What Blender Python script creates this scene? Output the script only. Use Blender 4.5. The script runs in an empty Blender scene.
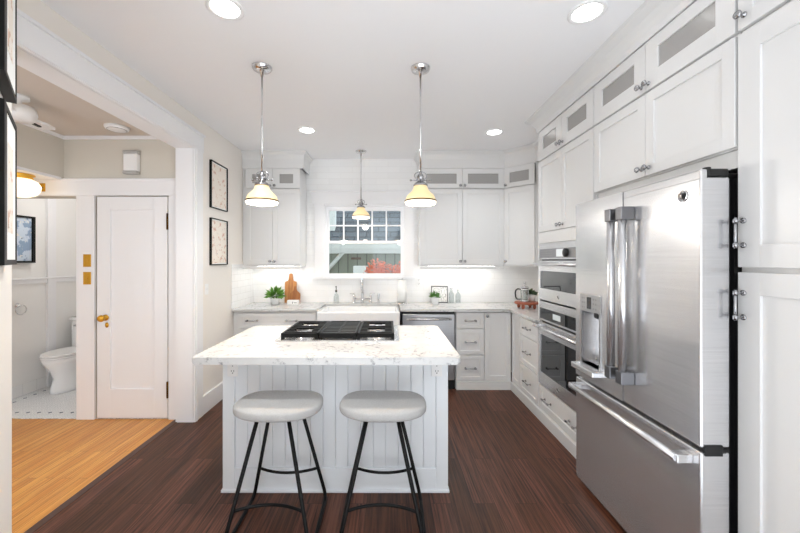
import bpy, bmesh, math, random
from mathutils import Vector, Matrix
random.seed(7)
S = bpy.context.scene
COL = S.collection
PI = math.pi

# ------------------------------------------------------------------ camera, world, exposure
H = 1.45
cd = bpy.data.cameras.new('camera')
cd.sensor_width = 36.0
cd.lens = 356.0 / 800.0 * 36.0
cd.shift_x = 12.0 / 800.0
cd.shift_y = -6.5 / 800.0
cd.clip_start = 0.05
cam = bpy.data.objects.new('camera', cd)
cam.location = (0, 0, H)
cam.rotation_euler = (PI / 2, 0, 0)
COL.objects.link(cam)
S.camera = cam

w = bpy.data.worlds.new('world')
S.world = w
w.use_nodes = True
bg = w.node_tree.nodes['Background']
bg.inputs[0].default_value = (0.92, 0.985, 1.05, 1)
bg.inputs[1].default_value = 1.15
S.view_settings.view_transform = 'Standard'
S.view_settings.look = 'None'
S.view_settings.gamma = 1
S.view_settings.use_curve_mapping = False
S.view_settings.exposure = 1.58
LAMP = 3.0        # brightness of the recessed lenses
PEND = 5.2       # watts of each pendant bulb
SPOT = 26.0      # watts of each recessed lamp
S.cycles.use_denoising = True
S.cycles.max_bounces = 10
S.cycles.diffuse_bounces = 6
S.cycles.caustics_reflective = False
S.cycles.caustics_refractive = False

# ------------------------------------------------------------------ materials
def lin(h):
    c = [int(h[i:i + 2], 16) / 255 for i in (0, 2, 4)]
    return tuple(x / 12.92 if x <= .04045 else ((x + .055) / 1.055) ** 2.4 for x in c) + (1,)

def mat(name, hexc, rough=.5, metal=0., **kw):
    m = bpy.data.materials.new(name)
    m.use_nodes = True
    b = m.node_tree.nodes['Principled BSDF']
    b.inputs['Base Color'].default_value = lin(hexc)
    b.inputs['Roughness'].default_value = rough
    b.inputs['Metallic'].default_value = metal
    for k, v in kw.items():
        b.inputs[k.replace('_', ' ')].default_value = v
    return m

def N(m, typ, **kw):
    n = m.node_tree.nodes.new(typ)
    for k, v in kw.items():
        setattr(n, k, v)
    return n

def L(m, a, b):
    m.node_tree.links.new(a, b)

def bsdf(m):
    return m.node_tree.nodes['Principled BSDF']

def coords(m, order='xyz', scale=(1, 1, 1), off=(0, 0, 0)):
    """world position, axes reordered then scaled"""
    g = N(m, 'ShaderNodeTexCoord')
    s = N(m, 'ShaderNodeSeparateXYZ')
    c = N(m, 'ShaderNodeCombineXYZ')
    L(m, g.outputs['Object'], s.inputs[0])
    for i, a in enumerate(order):
        L(m, s.outputs['xyz'.index(a)], c.inputs[i])
    mp = N(m, 'ShaderNodeMapping')
    mp.inputs['Scale'].default_value = scale
    mp.inputs['Location'].default_value = off
    L(m, c.outputs[0], mp.inputs[0])
    return mp.outputs[0]

def noise(m, vec, scale, detail=4, rough=.55):
    n = N(m, 'ShaderNodeTexNoise')
    n.inputs['Scale'].default_value = scale
    n.inputs['Detail'].default_value = detail
    n.inputs['Roughness'].default_value = rough
    if vec is not None:
        L(m, vec, n.inputs['Vector'])
    return n.outputs['Fac']

def ramp(m, fac, stops):
    r = N(m, 'ShaderNodeValToRGB')
    e = r.color_ramp.elements
    e[0].position, e[0].color = stops[0][0], lin(stops[0][1])
    e[1].position, e[1].color = stops[-1][0], lin(stops[-1][1])
    for p, c in stops[1:-1]:
        x = e.new(p)
        x.color = lin(c)
    L(m, fac, r.inputs[0])
    return r.outputs[0]

def mixc(m, fac, a, b, mode='MIX'):
    x = N(m, 'ShaderNodeMix', data_type='RGBA', blend_type=mode)
    if isinstance(fac, (int, float)):
        x.inputs[0].default_value = fac
    else:
        L(m, fac, x.inputs[0])
    for i, v in ((6, a), (7, b)):
        if isinstance(v, str):
            x.inputs[i].default_value = lin(v)
        else:
            L(m, v, x.inputs[i])
    return x.outputs[2]

def bump(m, fac, strength=.2, dist=.002):
    b = N(m, 'ShaderNodeBump')
    b.inputs['Strength'].default_value = strength
    b.inputs['Distance'].default_value = dist
    L(m, fac, b.inputs['Height'])
    L(m, b.outputs[0], bsdf(m).inputs['Normal'])

def wood_floor(name, c1, c2, c3, rough, width=.127, length=1.3, gap='120b08'):
    m = mat(name, c1, rough)
    br = N(m, 'ShaderNodeTexBrick')
    br.offset = .37
    br.inputs['Scale'].default_value = 1
    br.inputs['Mortar Size'].default_value = .0012
    br.inputs['Mortar Smooth'].default_value = .3
    br.inputs['Brick Width'].default_value = length
    br.inputs['Row Height'].default_value = width
    br.inputs['Color1'].default_value = (0, 0, 0, 1)
    br.inputs['Color2'].default_value = (1, 1, 1, 1)
    br.inputs['Mortar'].default_value = (.5, .5, .5, 1)
    v = coords(m, 'yxz')
    L(m, v, br.inputs['Vector'])
    # grain follows the board; each board gets its own offset
    va = N(m, 'ShaderNodeVectorMath', operation='SCALE')
    L(m, br.outputs['Color'], va.inputs[0])
    va.inputs['Scale'].default_value = 9.0
    ad = N(m, 'ShaderNodeVectorMath', operation='ADD')
    L(m, coords(m, 'yxz', (.8, 30, 1)), ad.inputs[0])
    L(m, va.outputs[0], ad.inputs[1])
    g = noise(m, ad.outputs[0], 2.6, 9, .66)
    base = mixc(m, br.outputs['Color'], c1, c2)
    gr = ramp(m, g, [(.36, '000000'), (.60, 'ffffff')])
    col = mixc(m, gr, c3, base)
    col = mixc(m, br.outputs['Fac'], col, gap)
    L(m, col, bsdf(m).inputs['Base Color'])
    bump(m, g, .12, .001)
    return m

def tile_mat(name, order, bw=.305, rh=.076, hexc='f4f4f4', grout='dededc'):
    m = mat(name, hexc, .10)
    br = N(m, 'ShaderNodeTexBrick')
    br.inputs['Scale'].default_value = 1
    br.inputs['Mortar Size'].default_value = .0016
    br.inputs['Mortar Smooth'].default_value = .4
    br.inputs['Brick Width'].default_value = bw
    br.inputs['Row Height'].default_value = rh
    br.inputs['Color1'].default_value = lin(hexc)
    br.inputs['Color2'].default_value = lin('f0f0f0')
    br.inputs['Mortar'].default_value = lin(grout)
    L(m, coords(m, order, off=(0, -.905, 0)), br.inputs['Vector'])
    L(m, br.outputs['Color'], bsdf(m).inputs['Base Color'])
    iv = N(m, 'ShaderNodeMath', operation='SUBTRACT')
    iv.inputs[0].default_value = 1
    L(m, br.outputs['Fac'], iv.inputs[1])
    bump(m, iv.outputs[0], .35, .002)
    return m

def emit(name, hexc, strength):
    m = mat(name, hexc, .4)
    bsdf(m).inputs['Emission Color'].default_value = lin(hexc)
    bsdf(m).inputs['Emission Strength'].default_value = strength
    return m

M = {}
M['ceiling'] = mat('ceiling_paint', 'f3f3f5', .9)
M['wall'] = mat('greige_wall_paint', 'ebe6e0', .85)
M['hall_wall'] = mat('taupe_wall_paint', 'd2cdc3', .85)
M['hall_ceiling'] = mat('taupe_ceiling_paint', 'd3cac0', .9)
M['bath_wall'] = mat('bathroom_paint', 'ecebe9', .7)
M['trim'] = mat('white_trim_paint', 'ececee', .35)
M['cab'] = mat('white_cabinet_paint', 'dedede', .36)
M['island'] = mat('island_paint', 'e8ecf0', .4)
M['tile_back'] = tile_mat('subway_tile_back', 'xzy', grout='e6e6e5')
M['tile_left'] = tile_mat('subway_tile_side', 'yzx', .152)
M['floor'] = wood_floor('dark_walnut_boards', '54321f', '744736', '26120b', .42)
bsdf(M['floor']).inputs['Specular IOR Level'].default_value = .3
M['oak'] = wood_floor('oak_boards', 'd6923f', 'e6ac5a', 'b8742c', .28, .057, .9, '6b3f1a')
M['strip'] = mat('dark_strip', '4a3128', .4)
M['chrome'] = mat('chrome', 'd8d8da', .08, 1)
M['nickel'] = mat('brushed_nickel', 'a8a8aa', .22, 1)
M['black'] = mat('black_plastic', '0c0c0d', .4)
M['blackmetal'] = mat('black_powder_coat', '060607', .5, Specular_IOR_Level=.25)
M['iron'] = mat('cast_iron', '070707', .5, Specular_IOR_Level=.25)
M['brass'] = mat('brass', 'd9a43a', .3, .7)
M['capgrey'] = mat('pale_grey_metal', 'b9b8b6', .35, .3)
M['bronze'] = mat('dark_hinge', '5a4020', .35, 1)
M['white'] = mat('white_ceramic', 'f2f2f2', .15)
M['plastic'] = mat('white_plastic', 'eeeeee', .4)
M['paper'] = mat('white_paper', 'f3f3f1', .9)
M['darkglass'] = mat('oven_glass', '4c4e51', .02, .75, IOR=2.0)
M['panel_ink'] = mat('panel_print_ink', 'a9aaad', .5)
M['fabric'] = mat('grey_fabric', 'b9b8b6', .95)
M['leaf'] = mat('leaf_green', '4f7d35', .55)
M['leaf_light'] = mat('leaf_light_green', '5f8f35', .55)
M['leaf_grey'] = mat('leaf_grey_green', '54684a', .6)
M['soil'] = mat('soil', '2b1d14', .9)
M['terracotta'] = mat('red_stained_wood', '9c5238', .45)
M['frameblack'] = mat('black_frame', '050505', .5, Specular_IOR_Level=.25)
M['lens'] = emit('lamp_lens', 'fffdfb', LAMP)
M['led'] = emit('led_strip', 'fffdf8', 7.0)
M['shade'] = emit('lit_shade_glass', 'f6dba8', .12)
M['shade_rim'] = emit('lit_shade_glass_bright', 'fff4e0', .6)
M['globe'] = emit('lit_globe_glass', 'ffeccc', .5)
M['bath_fill'] = emit('bathroom_fill_glow', 'fffdfa', 4.5)  # glow of the added, unseen bathroom globe
M['ext_trim'] = mat('exterior_trim', 'dcdedc', .6)
M['maple'] = mat('maple_leaf', 'd0633a', .6)
M['bark'] = mat('bark', '4a382c', .9)
M['ground'] = mat('outside_ground', '6f6d62', .95)

# fabric weave
m = M['fabric']
f = noise(m, coords(m, 'xyz', (1, 1, 1)), 420, 2)
L(m, ramp(m, f, [(.3, '9a9998'), (.7, 'c3c2c1')]), bsdf(m).inputs['Base Color'])
bump(m, f, .3, .001)

def steel(name, hexc, rough, order='xyz', sc=(2, 2, 160)):
    m = mat(name, hexc, rough, .82)
    f = noise(m, coords(m, order, sc), 1.0, 3)
    c = ramp(m, f, [(.3, hexc), (.75, '%02x%02x%02x' % tuple(min(255, int(hexc[i:i + 2], 16) + 14) for i in (0, 2, 4)))])
    L(m, c, bsdf(m).inputs['Base Color'])
    return m
M['steel'] = steel('stainless_steel', 'd2d2d4', .26)
M['bracket'] = mat('dark_steel', '77777a', .35, .8)
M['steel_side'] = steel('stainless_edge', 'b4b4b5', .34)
M['steel_dark'] = steel('stainless_dark_grey', '9a9a9c', .3)  # darker grey steel for the dishwasher door and dispenser buttons

# quartz worktop
m = M['quartz'] = mat('veined_quartz', 'ececea', .2)
v = coords(m)
a = noise(m, v, 3.2, 6, .6)
b_ = noise(m, v, 38, 5, .7)
vein = ramp(m, a, [(.44, '000000'), (.50, 'ffffff'), (.56, '000000')])
fleck = ramp(m, b_, [(.50, '000000'), (.62, 'ffffff')])
mm = mixc(m, 1.0, vein, fleck, 'MULTIPLY')
soft = noise(m, v, 9, 4)
basec = mixc(m, soft, 'c4c3c2', 'd3d3d2')
L(m, mixc(m, mm, basec, '838284'), bsdf(m).inputs['Base Color'])

# cutting boards
def board_wood(name, c1, c2):
    m = mat(name, c1, .5)
    f = noise(m, coords(m, 'xyz', (60, 60, 4)), 1.0, 5)
    L(m, ramp(m, f, [(.3, c1), (.7, c2)]), bsdf(m).inputs['Base Color'])
    return m
M['acacia'] = board_wood('acacia_wood', '9a5f30', 'c98f55')
M['beech'] = board_wood('beech_wood', 'b98350', 'd9ae7c')
M['walnutish'] = board_wood('toasted_wood', '8a4f28', 'b0733c')
M['marble'] = mat('white_marble', 'efefed', .3)

# clear glass
def glass(name, tint='ffffff', mixfac=.1, rough=.02):
    m = bpy.data.materials.new(name)
    m.use_nodes = True
    nt = m.node_tree
    nt.nodes.remove(nt.nodes['Principled BSDF'])
    t = nt.nodes.new('ShaderNodeBsdfTransparent')
    g = nt.nodes.new('ShaderNodeBsdfGlossy')
    t.inputs[0].default_value = lin(tint)
    g.inputs['Roughness'].default_value = rough
    mx = nt.nodes.new('ShaderNodeMixShader')
    mx.inputs[0].default_value = mixfac
    nt.links.new(t.outputs[0], mx.inputs[1])
    nt.links.new(g.outputs[0], mx.inputs[2])
    nt.links.new(mx.outputs[0], nt.nodes['Material Output'].inputs[0])
    return m
M['glass'] = glass('window_glass', 'f4f8f8', .035)
m = M['cabglass'] = mat('frosted_cabinet_glass', 'b9b7b5', .22)
bsdf(m).inputs['Alpha'].default_value = .72
M['bottleglass'] = glass('bottle_glass', 'eef2f2', .14)

# bathroom hexagon floor
m = M['bath_floor'] = mat('small_white_floor_tile', 'f2f3f4', .25)
vo = N(m, 'ShaderNodeTexVoronoi', feature='DISTANCE_TO_EDGE')
vo.inputs['Scale'].default_value = 38
vo.inputs['Randomness'].default_value = .15
L(m, coords(m), vo.inputs['Vector'])
edge = ramp(m, vo.outputs['Distance'], [(.04, 'b3b6ba'), (.10, 'f4f5f6')])
def node(op, a, b=None):
    n = N(m, 'ShaderNodeMath', operation=op)
    for k, v in enumerate((a, b)):
        if v is None:
            continue
        if isinstance(v, (int, float)):
            n.inputs[k].default_value = v
        else:
            L(m, v, n.inputs[k])
    return n.outputs[0]
sx = N(m, 'ShaderNodeSeparateXYZ')
L(m, coords(m), sx.inputs[0])
def saw(o, p):
    return node('MULTIPLY', node('ABSOLUTE', node('SUBTRACT', node('FRACT', node('DIVIDE', o, p)), .5)), p)
row = node('ADD', saw(sx.outputs[0], .105), node('ABSOLUTE', node('SUBTRACT', sx.outputs[1], 3.375)))
side = node('ADD', node('ABSOLUTE', node('ADD', sx.outputs[0], 3.80)), saw(sx.outputs[1], .105))
dots = node('LESS_THAN', node('MINIMUM', row, side), .018)
L(m, mixc(m, dots, edge, '46556e'), bsdf(m).inputs['Base Color'])

# exterior: shingles and boards
m = M['shingle'] = mat('grey_shingle', '3a3e44', .9)
br = N(m, 'ShaderNodeTexBrick')
br.inputs['Scale'].default_value = 1
br.inputs['Mortar Size'].default_value = .012
br.inputs['Brick Width'].default_value = .55
br.inputs['Row Height'].default_value = .14
br.inputs['Color1'].default_value = lin('565c64')
br.inputs['Color2'].default_value = lin('454a51')
br.inputs['Mortar'].default_value = lin('1d2024')
L(m, coords(m, 'xzy'), br.inputs['Vector'])
L(m, br.outputs['Color'], bsdf(m).inputs['Base Color'])
m = M['siding'] = mat('sage_siding', '8d9184', .8)
br = N(m, 'ShaderNodeTexBrick')
br.offset = 0
br.inputs['Scale'].default_value = 1
br.inputs['Mortar Size'].default_value = .012
br.inputs['Brick Width'].default_value = .22
br.inputs['Row Height'].default_value = 8
br.inputs['Color1'].default_value = lin('898d80')
br.inputs['Color2'].default_value = lin('909487')
br.inputs['Mortar'].default_value = lin('5e6258')
L(m, coords(m, 'xzy'), br.inputs['Vector'])
L(m, br.outputs['Color'], bsdf(m).inputs['Base Color'])

def art_mat(name, ground, spots, order='yzx', scale=24, centre=None):
    """drawn plants on a pale sheet: a few colours in blotches"""
    m = mat(name, ground, .8)
    c = None
    for i, (hx, th) in enumerate(spots):
        n = noise(m, coords(m, order, (1, 1, 1), (i * 3.7, i * 1.3, 0)), scale * (1 + .4 * i), 4, .6)
        r = ramp(m, n, [(th, '000000'), (th + .04, 'ffffff')])
        c = mixc(m, r, c if c is not None else ground, hx)
    L(m, c, bsdf(m).inputs['Base Color'])
    return m
M['art_warm'] = art_mat('botanical_print_warm', 'efe6dc', [('d9b9a6', .58), ('b99a4c', .66), ('a9a7a3', .66)])
M['art_cool'] = art_mat('botanical_print_cool', 'eee5da', [('d6b3a0', .57), ('9d9aa0', .63), ('b6a06a', .68)])
M['art_bath'] = art_mat('blue_grey_photo', 'c9d6e4', [('8fa6c2', .5), ('6f7780', .62), ('e8e4da', .6)], scale=9)
M['art_dots'] = art_mat('grey_speckled_print', 'ececea', [('8e8e8e', .55), ('4a4a4a', .66)], 'xzy', 70)

# ------------------------------------------------------------------ mesh helpers
class MB:
    def __init__(self):
        self.bm = bmesh.new()

    def box(self, x0, x1, y0, y1, z0, z1, b=0, seg=2, rot=None):
        mtx = Matrix.Translation(((x0 + x1) / 2, (y0 + y1) / 2, (z0 + z1) / 2))
        if rot is not None:
            mtx = mtx @ rot
        mtx = mtx @ Matrix.Diagonal((abs(x1 - x0), abs(y1 - y0), abs(z1 - z0), 1))
        r = bmesh.ops.create_cube(self.bm, size=1, matrix=mtx)
        if b:
            vs = set(r['verts'])
            es = [e for e in self.bm.edges if e.verts[0] in vs and e.verts[1] in vs]
            bmesh.ops.bevel(self.bm, geom=es, offset=b, segments=seg, profile=.5, affect='EDGES')
        return self

    def tube(self, pts, r, n=10, caps=True, radii=None):
        pts = [Vector(p) for p in pts]
        rings = []
        t0 = (pts[1] - pts[0]).normalized()
        up = Vector((0, 0, 1)) if abs(t0.z) < .9 else Vector((0, 1, 0))
        nrm = t0.cross(up).normalized()
        for i, p in enumerate(pts):
            if i == 0:
                t = t0
            elif i == len(pts) - 1:
                t = (pts[i] - pts[i - 1]).normalized()
            else:
                t = ((pts[i] - pts[i - 1]).normalized() + (pts[i + 1] - pts[i]).normalized()).normalized()
            nrm = (nrm - t * nrm.dot(t)).normalized()
            bn = t.cross(nrm)
            rr = radii[i] if radii else r
            rings.append([self.bm.verts.new(p + rr * (math.cos(a) * nrm + math.sin(a) * bn))
                          for a in [2 * PI * k / n for k in range(n)]])
        for a, b in zip(rings, rings[1:]):
            for k in range(n):
                f = self.bm.faces.new((a[k], a[(k + 1) % n], b[(k + 1) % n], b[k]))
                f.smooth = True
        if caps:
            self.bm.faces.new(rings[0][::-1])
            self.bm.faces.new(rings[-1])
        return self

    def lathe(self, prof, c=(0, 0, 0), n=24, axis='z', cap=True, sy=1.0):
        """prof: list of (radius, height along the axis)"""
        c = Vector(c)
        def P(r, h, a):
            u, v = r * math.cos(a), r * math.sin(a) * sy
            return c + {'z': Vector((u, v, h)), 'y': Vector((u, h, v)), 'x': Vector((h, u, v))}[axis]
        rings = [[self.bm.verts.new(P(max(r, 1e-4), h, 2 * PI * k / n)) for k in range(n)] for r, h in prof]
        for a, b in zip(rings, rings[1:]):
            for k in range(n):
                f = self.bm.faces.new((a[k], a[(k + 1) % n], b[(k + 1) % n], b[k]))
                f.smooth = True
        if cap:
            self.bm.faces.new(rings[0][::-1])
            self.bm.faces.new(rings[-1])
        return self

    def prism(self, poly, z0, z1, b=0, axis='z'):
        """extrude a 2D outline along an axis"""
        def P(u, v, h):
            return {'z': (u, v, h), 'y': (u, h, v), 'x': (h, u, v)}[axis]
        lo = [self.bm.verts.new(P(u, v, z0)) for u, v in poly]
        hi = [self.bm.verts.new(P(u, v, z1)) for u, v in poly]
        n = len(poly)
        fs = [self.bm.faces.new(lo[::-1]), self.bm.faces.new(hi)]
        for k in range(n):
            fs.append(self.bm.faces.new((lo[k], lo[(k + 1) % n], hi[(k + 1) % n], hi[k])))
        if b:
            es = list({e for f in fs[:2] for e in f.edges})
            bmesh.ops.bevel(self.bm, geom=es, offset=b, segments=3, profile=.5, affect='EDGES')
        return self

    def ellipsoid(self, c, rx, ry, rz, e1=1.0, e2=1.0, nu=40, nv=20, warp=None):
        def sp(x, p):
            return math.copysign(abs(x) ** p, x)
        c = Vector(c)
        rings = []
        for i in range(1, nv):
            th = -PI / 2 + PI * i / nv
            ring = []
            for k in range(nu):
                a = 2 * PI * k / nu
                p = Vector((rx * sp(math.cos(th), e1) * sp(math.cos(a), e2),
                            ry * sp(math.cos(th), e1) * sp(math.sin(a), e2), rz * sp(math.sin(th), e1)))
                if warp:
                    p = warp(p)
                ring.append(self.bm.verts.new(c + p))
            rings.append(ring)
        bot, top = Vector((0, 0, -rz)), Vector((0, 0, rz))
        if warp:
            bot, top = warp(bot), warp(top)
        vb, vt = self.bm.verts.new(c + bot), self.bm.verts.new(c + top)
        fs = []
        for a, b in zip(rings, rings[1:]):
            for k in range(nu):
                fs.append(self.bm.faces.new((a[k], a[(k + 1) % nu], b[(k + 1) % nu], b[k])))
        for k in range(nu):
            fs.append(self.bm.faces.new((vb, rings[0][(k + 1) % nu], rings[0][k])))
            fs.append(self.bm.faces.new((vt, rings[-1][k], rings[-1][(k + 1) % nu])))
        for f in fs:
            f.smooth = True
        return self

    def quad(self, *pts):
        self.bm.faces.new([self.bm.verts.new(p) for p in pts])
        return self

    def obj(self, name, material, parent=None, mtx=None):
        if mtx is not None:
            bmesh.ops.transform(self.bm, matrix=mtx, verts=self.bm.verts)
        bmesh.ops.recalc_face_normals(self.bm, faces=self.bm.faces)
        me = bpy.data.meshes.new(name)
        self.bm.to_mesh(me)
        self.bm.free()
        me.materials.append(M[material] if isinstance(material, str) else material)
        o = bpy.data.objects.new(name, me)
        COL.objects.link(o)
        if parent is not None:
            o.parent = parent
        return o

def box(name, material, parent, *a, **k):
    return MB().box(*a, **k).obj(name, material, parent)

def tag(o, label, cat, group=None):
    o['label'] = label
    o['category'] = cat
    if group:
        o['group'] = group
    return o

def thing(name, label, cat, loc=(0, 0, 0), rotz=0., group=None):
    o = bpy.data.objects.new(name, None)
    o.empty_display_size = .1
    COL.objects.link(o)
    o.location = loc
    o.rotation_euler = (0, 0, rotz)
    return tag(o, label, cat, group)

def struct(o, label=None):
    o['kind'] = 'structure'
    if label:
        o['label'] = label
    return o

def share(o, parent, loc):
    c = o.copy()
    COL.objects.link(c)
    c.parent = parent
    c.location = loc
    return c

def copy_tree(o, loc, rotz, label):
    r = o.copy()
    COL.objects.link(r)
    r.location = loc
    r.rotation_euler = (0, 0, rotz)
    r['label'] = label
    for ch in list(o.children):
        c = ch.copy()
        COL.objects.link(c)
        c.parent = r
        for g in ch.children:
            d = g.copy()
            COL.objects.link(d)
            d.parent = c
    return r

def arc(p0, p1, p2, r, n=6):
    """points of a rounded corner at p1"""
    p0, p1, p2 = Vector(p0), Vector(p1), Vector(p2)
    a, b = (p0 - p1).normalized(), (p2 - p1).normalized()
    ang = a.angle(b)
    d = r / math.tan(ang / 2)
    q0, q2 = p1 + a * d, p1 + b * d
    out = []
    for i in range(n + 1):
        t = i / n
        out.append((1 - t) ** 2 * q0 + 2 * t * (1 - t) * p1 + t * t * q2)
    return out

def rrect(x0, x1, y0, y1, r, n=6):
    out = []
    for cx, cy, a0 in ((x1 - r, y1 - r, 0), (x0 + r, y1 - r, 90), (x0 + r, y0 + r, 180), (x1 - r, y0 + r, 270)):
        for k in range(n + 1):
            a = math.radians(a0 + 90 * k / n)
            out.append((cx + r * math.cos(a), cy + r * math.sin(a)))
    return out

# ================================================================== THE ROOM
XL, XR, YB, ZC = -1.74, 1.99, 4.59, 2.75
JY = 3.19       # far jamb of the wide opening
struct(box('floor', 'floor', None, -1.90, 2.3, .35, 4.75, -.06, 0))
struct(box('floor_hall', 'oak', None, -4.5, -1.93, .2, 3.25, -.06, 0))
struct(box('floor_bathroom', 'bath_floor', None, -4.1, -1.9, 3.25, 4.7, -.055, .004))
struct(box('trim_threshold', 'strip', None, -1.935, -1.885, -.6, 3.26, -.04, .004, b=.003))
struct(box('ceiling', 'ceiling', None, XL - .155, 2.3, -2.6, 4.75, ZC, ZC + .1))
struct(box('ceiling_hall', 'hall_ceiling', None, -4.5, -1.897, -.6, 3.4, 2.58, 2.68))

# left wall with its wide opening
m = MB()
m.box(-1.893, XL, JY + .002, 4.75, 0, ZC)
m.box(-1.893, XL, 1.60, JY + .002, 2.462, ZC)
struct(m.obj('wall_left', 'wall'))
# lining and casing of the opening
m = MB()
m.box(-1.897, XL - .002, JY - .012, JY, 0, 2.46)
m.box(-1.897, XL - .002, 1.60, JY, 2.448, 2.461)
m.box(-1.897, XL - .002, 1.60, 1.612, 0, 2.448)
struct(m.obj('trim_1', 'trim'), 'white lining of the wide opening')
m = MB()
m.box(XL, XL + .02, JY - .012, JY + .125, 0, 2.4479, b=.004)
m.box(XL, XL + .02, 1.50, JY + .14, 2.448, 2.605, b=.004)
m.box(XL, XL + .027, JY + .005, JY + .017, 0, 2.445, b=.003)
m.box(XL, XL + .027, 1.55, JY + .017, 2.455, 2.467, b=.003)
m.box(XL, XL + .034, 1.55, JY + .146, 2.594, 2.612, b=.004)
struct(m.obj('trim_2', 'trim'), 'white casing round the wide opening')
struct(box('baseboard_left', 'trim', None, XL, XL + .018, JY + .125, 4.02, 0, .178, b=.005))

# slanted wall close by on the left
P0, dv, nv = Vector((-1.103, .9835, 0)), Vector((-.662, .7495, 0)), Vector((.7495, .662, 0))
A = P0 + dv * -.42
B = P0 + dv * .49
m = MB()
q = [A, B, Vector((-1.74, 1.60, 0)), Vector((-1.86, 1.56, 0)), B - nv * .14, A - nv * .12]
m.prism([(p.x, p.y) for p in q], 0, ZC)
struct(m.obj('wall_near', 'wall'), 'slanted wall end close to the viewer')

struct(box('wall_rear_blocker', 'wall', None, -1.6, -.5, -2.7, -2.6, 0, ZC))  # unseen, added to keep light from the rear off the pantry
struct(box('wall_rear_right_blocker', 'wall', None, .95, XR, -2.7, -2.6, 0, ZC))  # unseen, added to dim what the fridge side reflects
# unseen light blockers: left wall behind the viewer, hall end with an added opening
struct(box('wall_rear_left_blocker', 'wall', None, -1.74, -1.6, -2.6, .9, 0, ZC))  # unseen, added to cut the light falling on the pantry
m = MB()
m.box(-4.5, -1.9, .1, .2, 0, .4)
m.box(-4.5, -1.9, .1, .2, 2.3, 2.58)
m.box(-4.5, -4.0, .1, .2, .4, 2.3)
m.box(-2.1, -1.9, .1, .2, .4, 2.3)
struct(m.obj('wall_hall_end_blocker', 'hall_wall'))  # unseen, added to limit hall daylight; the opening is made up too
struct(box('wall_hall_far', 'hall_wall', None, -4.6, -4.5, .1, 3.25, 0, 2.58))
struct(box('wall_sky_blocker', 'siding', None, -9, 9, 4.76, 4.9, ZC + .05, 7.5))  # unseen tall house wall, added to block part of the sky outside
# back and right walls
WX0, WX1, WZ0, WZ1 = -.825, .215, 1.215, 2.165
m = MB()
m.box(-1.893, WX0, YB + .012, YB + .16, 0, ZC)
m.box(WX1, 2.3, YB + .012, YB + .16, 0, ZC)
m.box(WX0, WX1, YB + .012, YB + .16, 0, WZ0)
m.box(WX0, WX1, YB + .012, YB + .16, WZ1, ZC)
struct(m.obj('wall_back', 'wall'))
m = MB()
m.box(XL + .008, WX0, YB, YB + .012, .905, ZC)
m.box(WX1, XR, YB, YB + .012, .905, ZC)
m.box(WX0, WX1, YB, YB + .012, .905, WZ0)
m.box(WX0, WX1, YB, YB + .012, WZ1, ZC)
struct(m.obj('wall_backsplash', 'tile_back'), 'glossy white tiled wall round the window')
struct(box('wall_backsplash_side', 'tile_left', None, XL, XL + .008, 3.955, YB, .905, 1.40))
struct(box('wall_right', 'wall', None, XR, XR + .15, -2.6, YB + .012, 0, ZC))

# hall end wall with the bathroom opening and the closet door
HY = 3.25
BX0, BX1, HDZ = -3.72, -2.83, 2.03
DX0, DX1 = -2.655, -2.005
m = MB()
m.box(-4.5, BX0, HY, HY + .12, 0, 2.58)
m.box(BX0, BX1, HY, HY + .12, HDZ, 2.58)
m.box(BX1, DX0 - .01, HY, HY + .12, 0, 2.58)
m.box(DX0 - .01, DX1 + .01, HY, HY + .12, HDZ + .01, 2.58)
m.box(DX0 - .01, DX1 + .01, HY + .06, HY + .12, 0, HDZ + .01)  # unseen backing added behind the door to stop a light leak
m.box(DX1 + .01, -1.897, HY, HY + .12, 0, 2.58)
struct(m.obj('wall_hall', 'hall_wall'))
m = MB()
m.box(-4.4, -1.897, HY - .022, HY, 2.035, 2.175, b=.003)           # head band
m.box(-4.4, -1.897, HY - .03, HY, 2.172, 2.19, b=.003)
m.box(BX1, DX0 - .012, HY - .02, HY, 0, 2.035, b=.003)              # casing between the two
m.box(DX1 + .012, -1.897, HY - .02, HY, 0, 2.035, b=.003)
m.box(BX1 - .001, BX1 + .012, HY - .012, HY + .12, 0, 2.03)
struct(m.obj('trim_3', 'trim'), 'white casings on the hall end wall')
struct(box('trim_4', 'trim', None, -2.96, -1.897, HY - .02, HY, 2.548, 2.58, b=.004), 'thin white rail under the hall ceiling')
struct(box('trim_5', 'trim', None, -2.96, -2.94, .2, HY - .02, 2.548, 2.58, b=.004), 'thin white rail along the hall side wall')
struct(box('wall_hall_side', 'hall_wall', None, -3.06, -2.96, -.4, HY, 2.20, 2.58))
struct(box('ceiling_alcove', 'trim', None, -4.5, -2.955, -.4, HY - .03, 2.175, 2.20))

d1 = struct(bpy.data.objects.new('door_1', None), 'white one panel closet door in the hall')
COL.objects.link(d1)
d1.location = (DX0, HY - .008, 0)
DW = DX1 - DX0
m = MB()
m.box(.004, .125, 0, .036, .012, 2.028, b=.002)
m.box(DW - .125, DW - .004, 0, .036, .012, 2.028, b=.002)
m.box(.125, DW - .125, 0, .036, .012, .275, b=.002)
m.box(.125, DW - .125, 0, .036, 1.905, 2.028, b=.002)
m.box(.12, DW - .12, .014, .030, .27, 1.91)
m.obj('door_panel', 'trim', d1)
m = MB()
m.lathe([(.028, 0), (.028, -.006), (.012, -.010), (.012, -.035), (.026, -.042), (.031, -.055), (.026, -.068), (.008, -.072)], (.085, 0, .925), axis='y')
m.obj('door_knob', 'brass', d1)
MB().lathe([(.016, 0), (.016, -.004), (.004, -.005)], (.096, 0, .858), axis='y', sy=1.5).obj('keyhole_plate', 'brass', d1)
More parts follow.
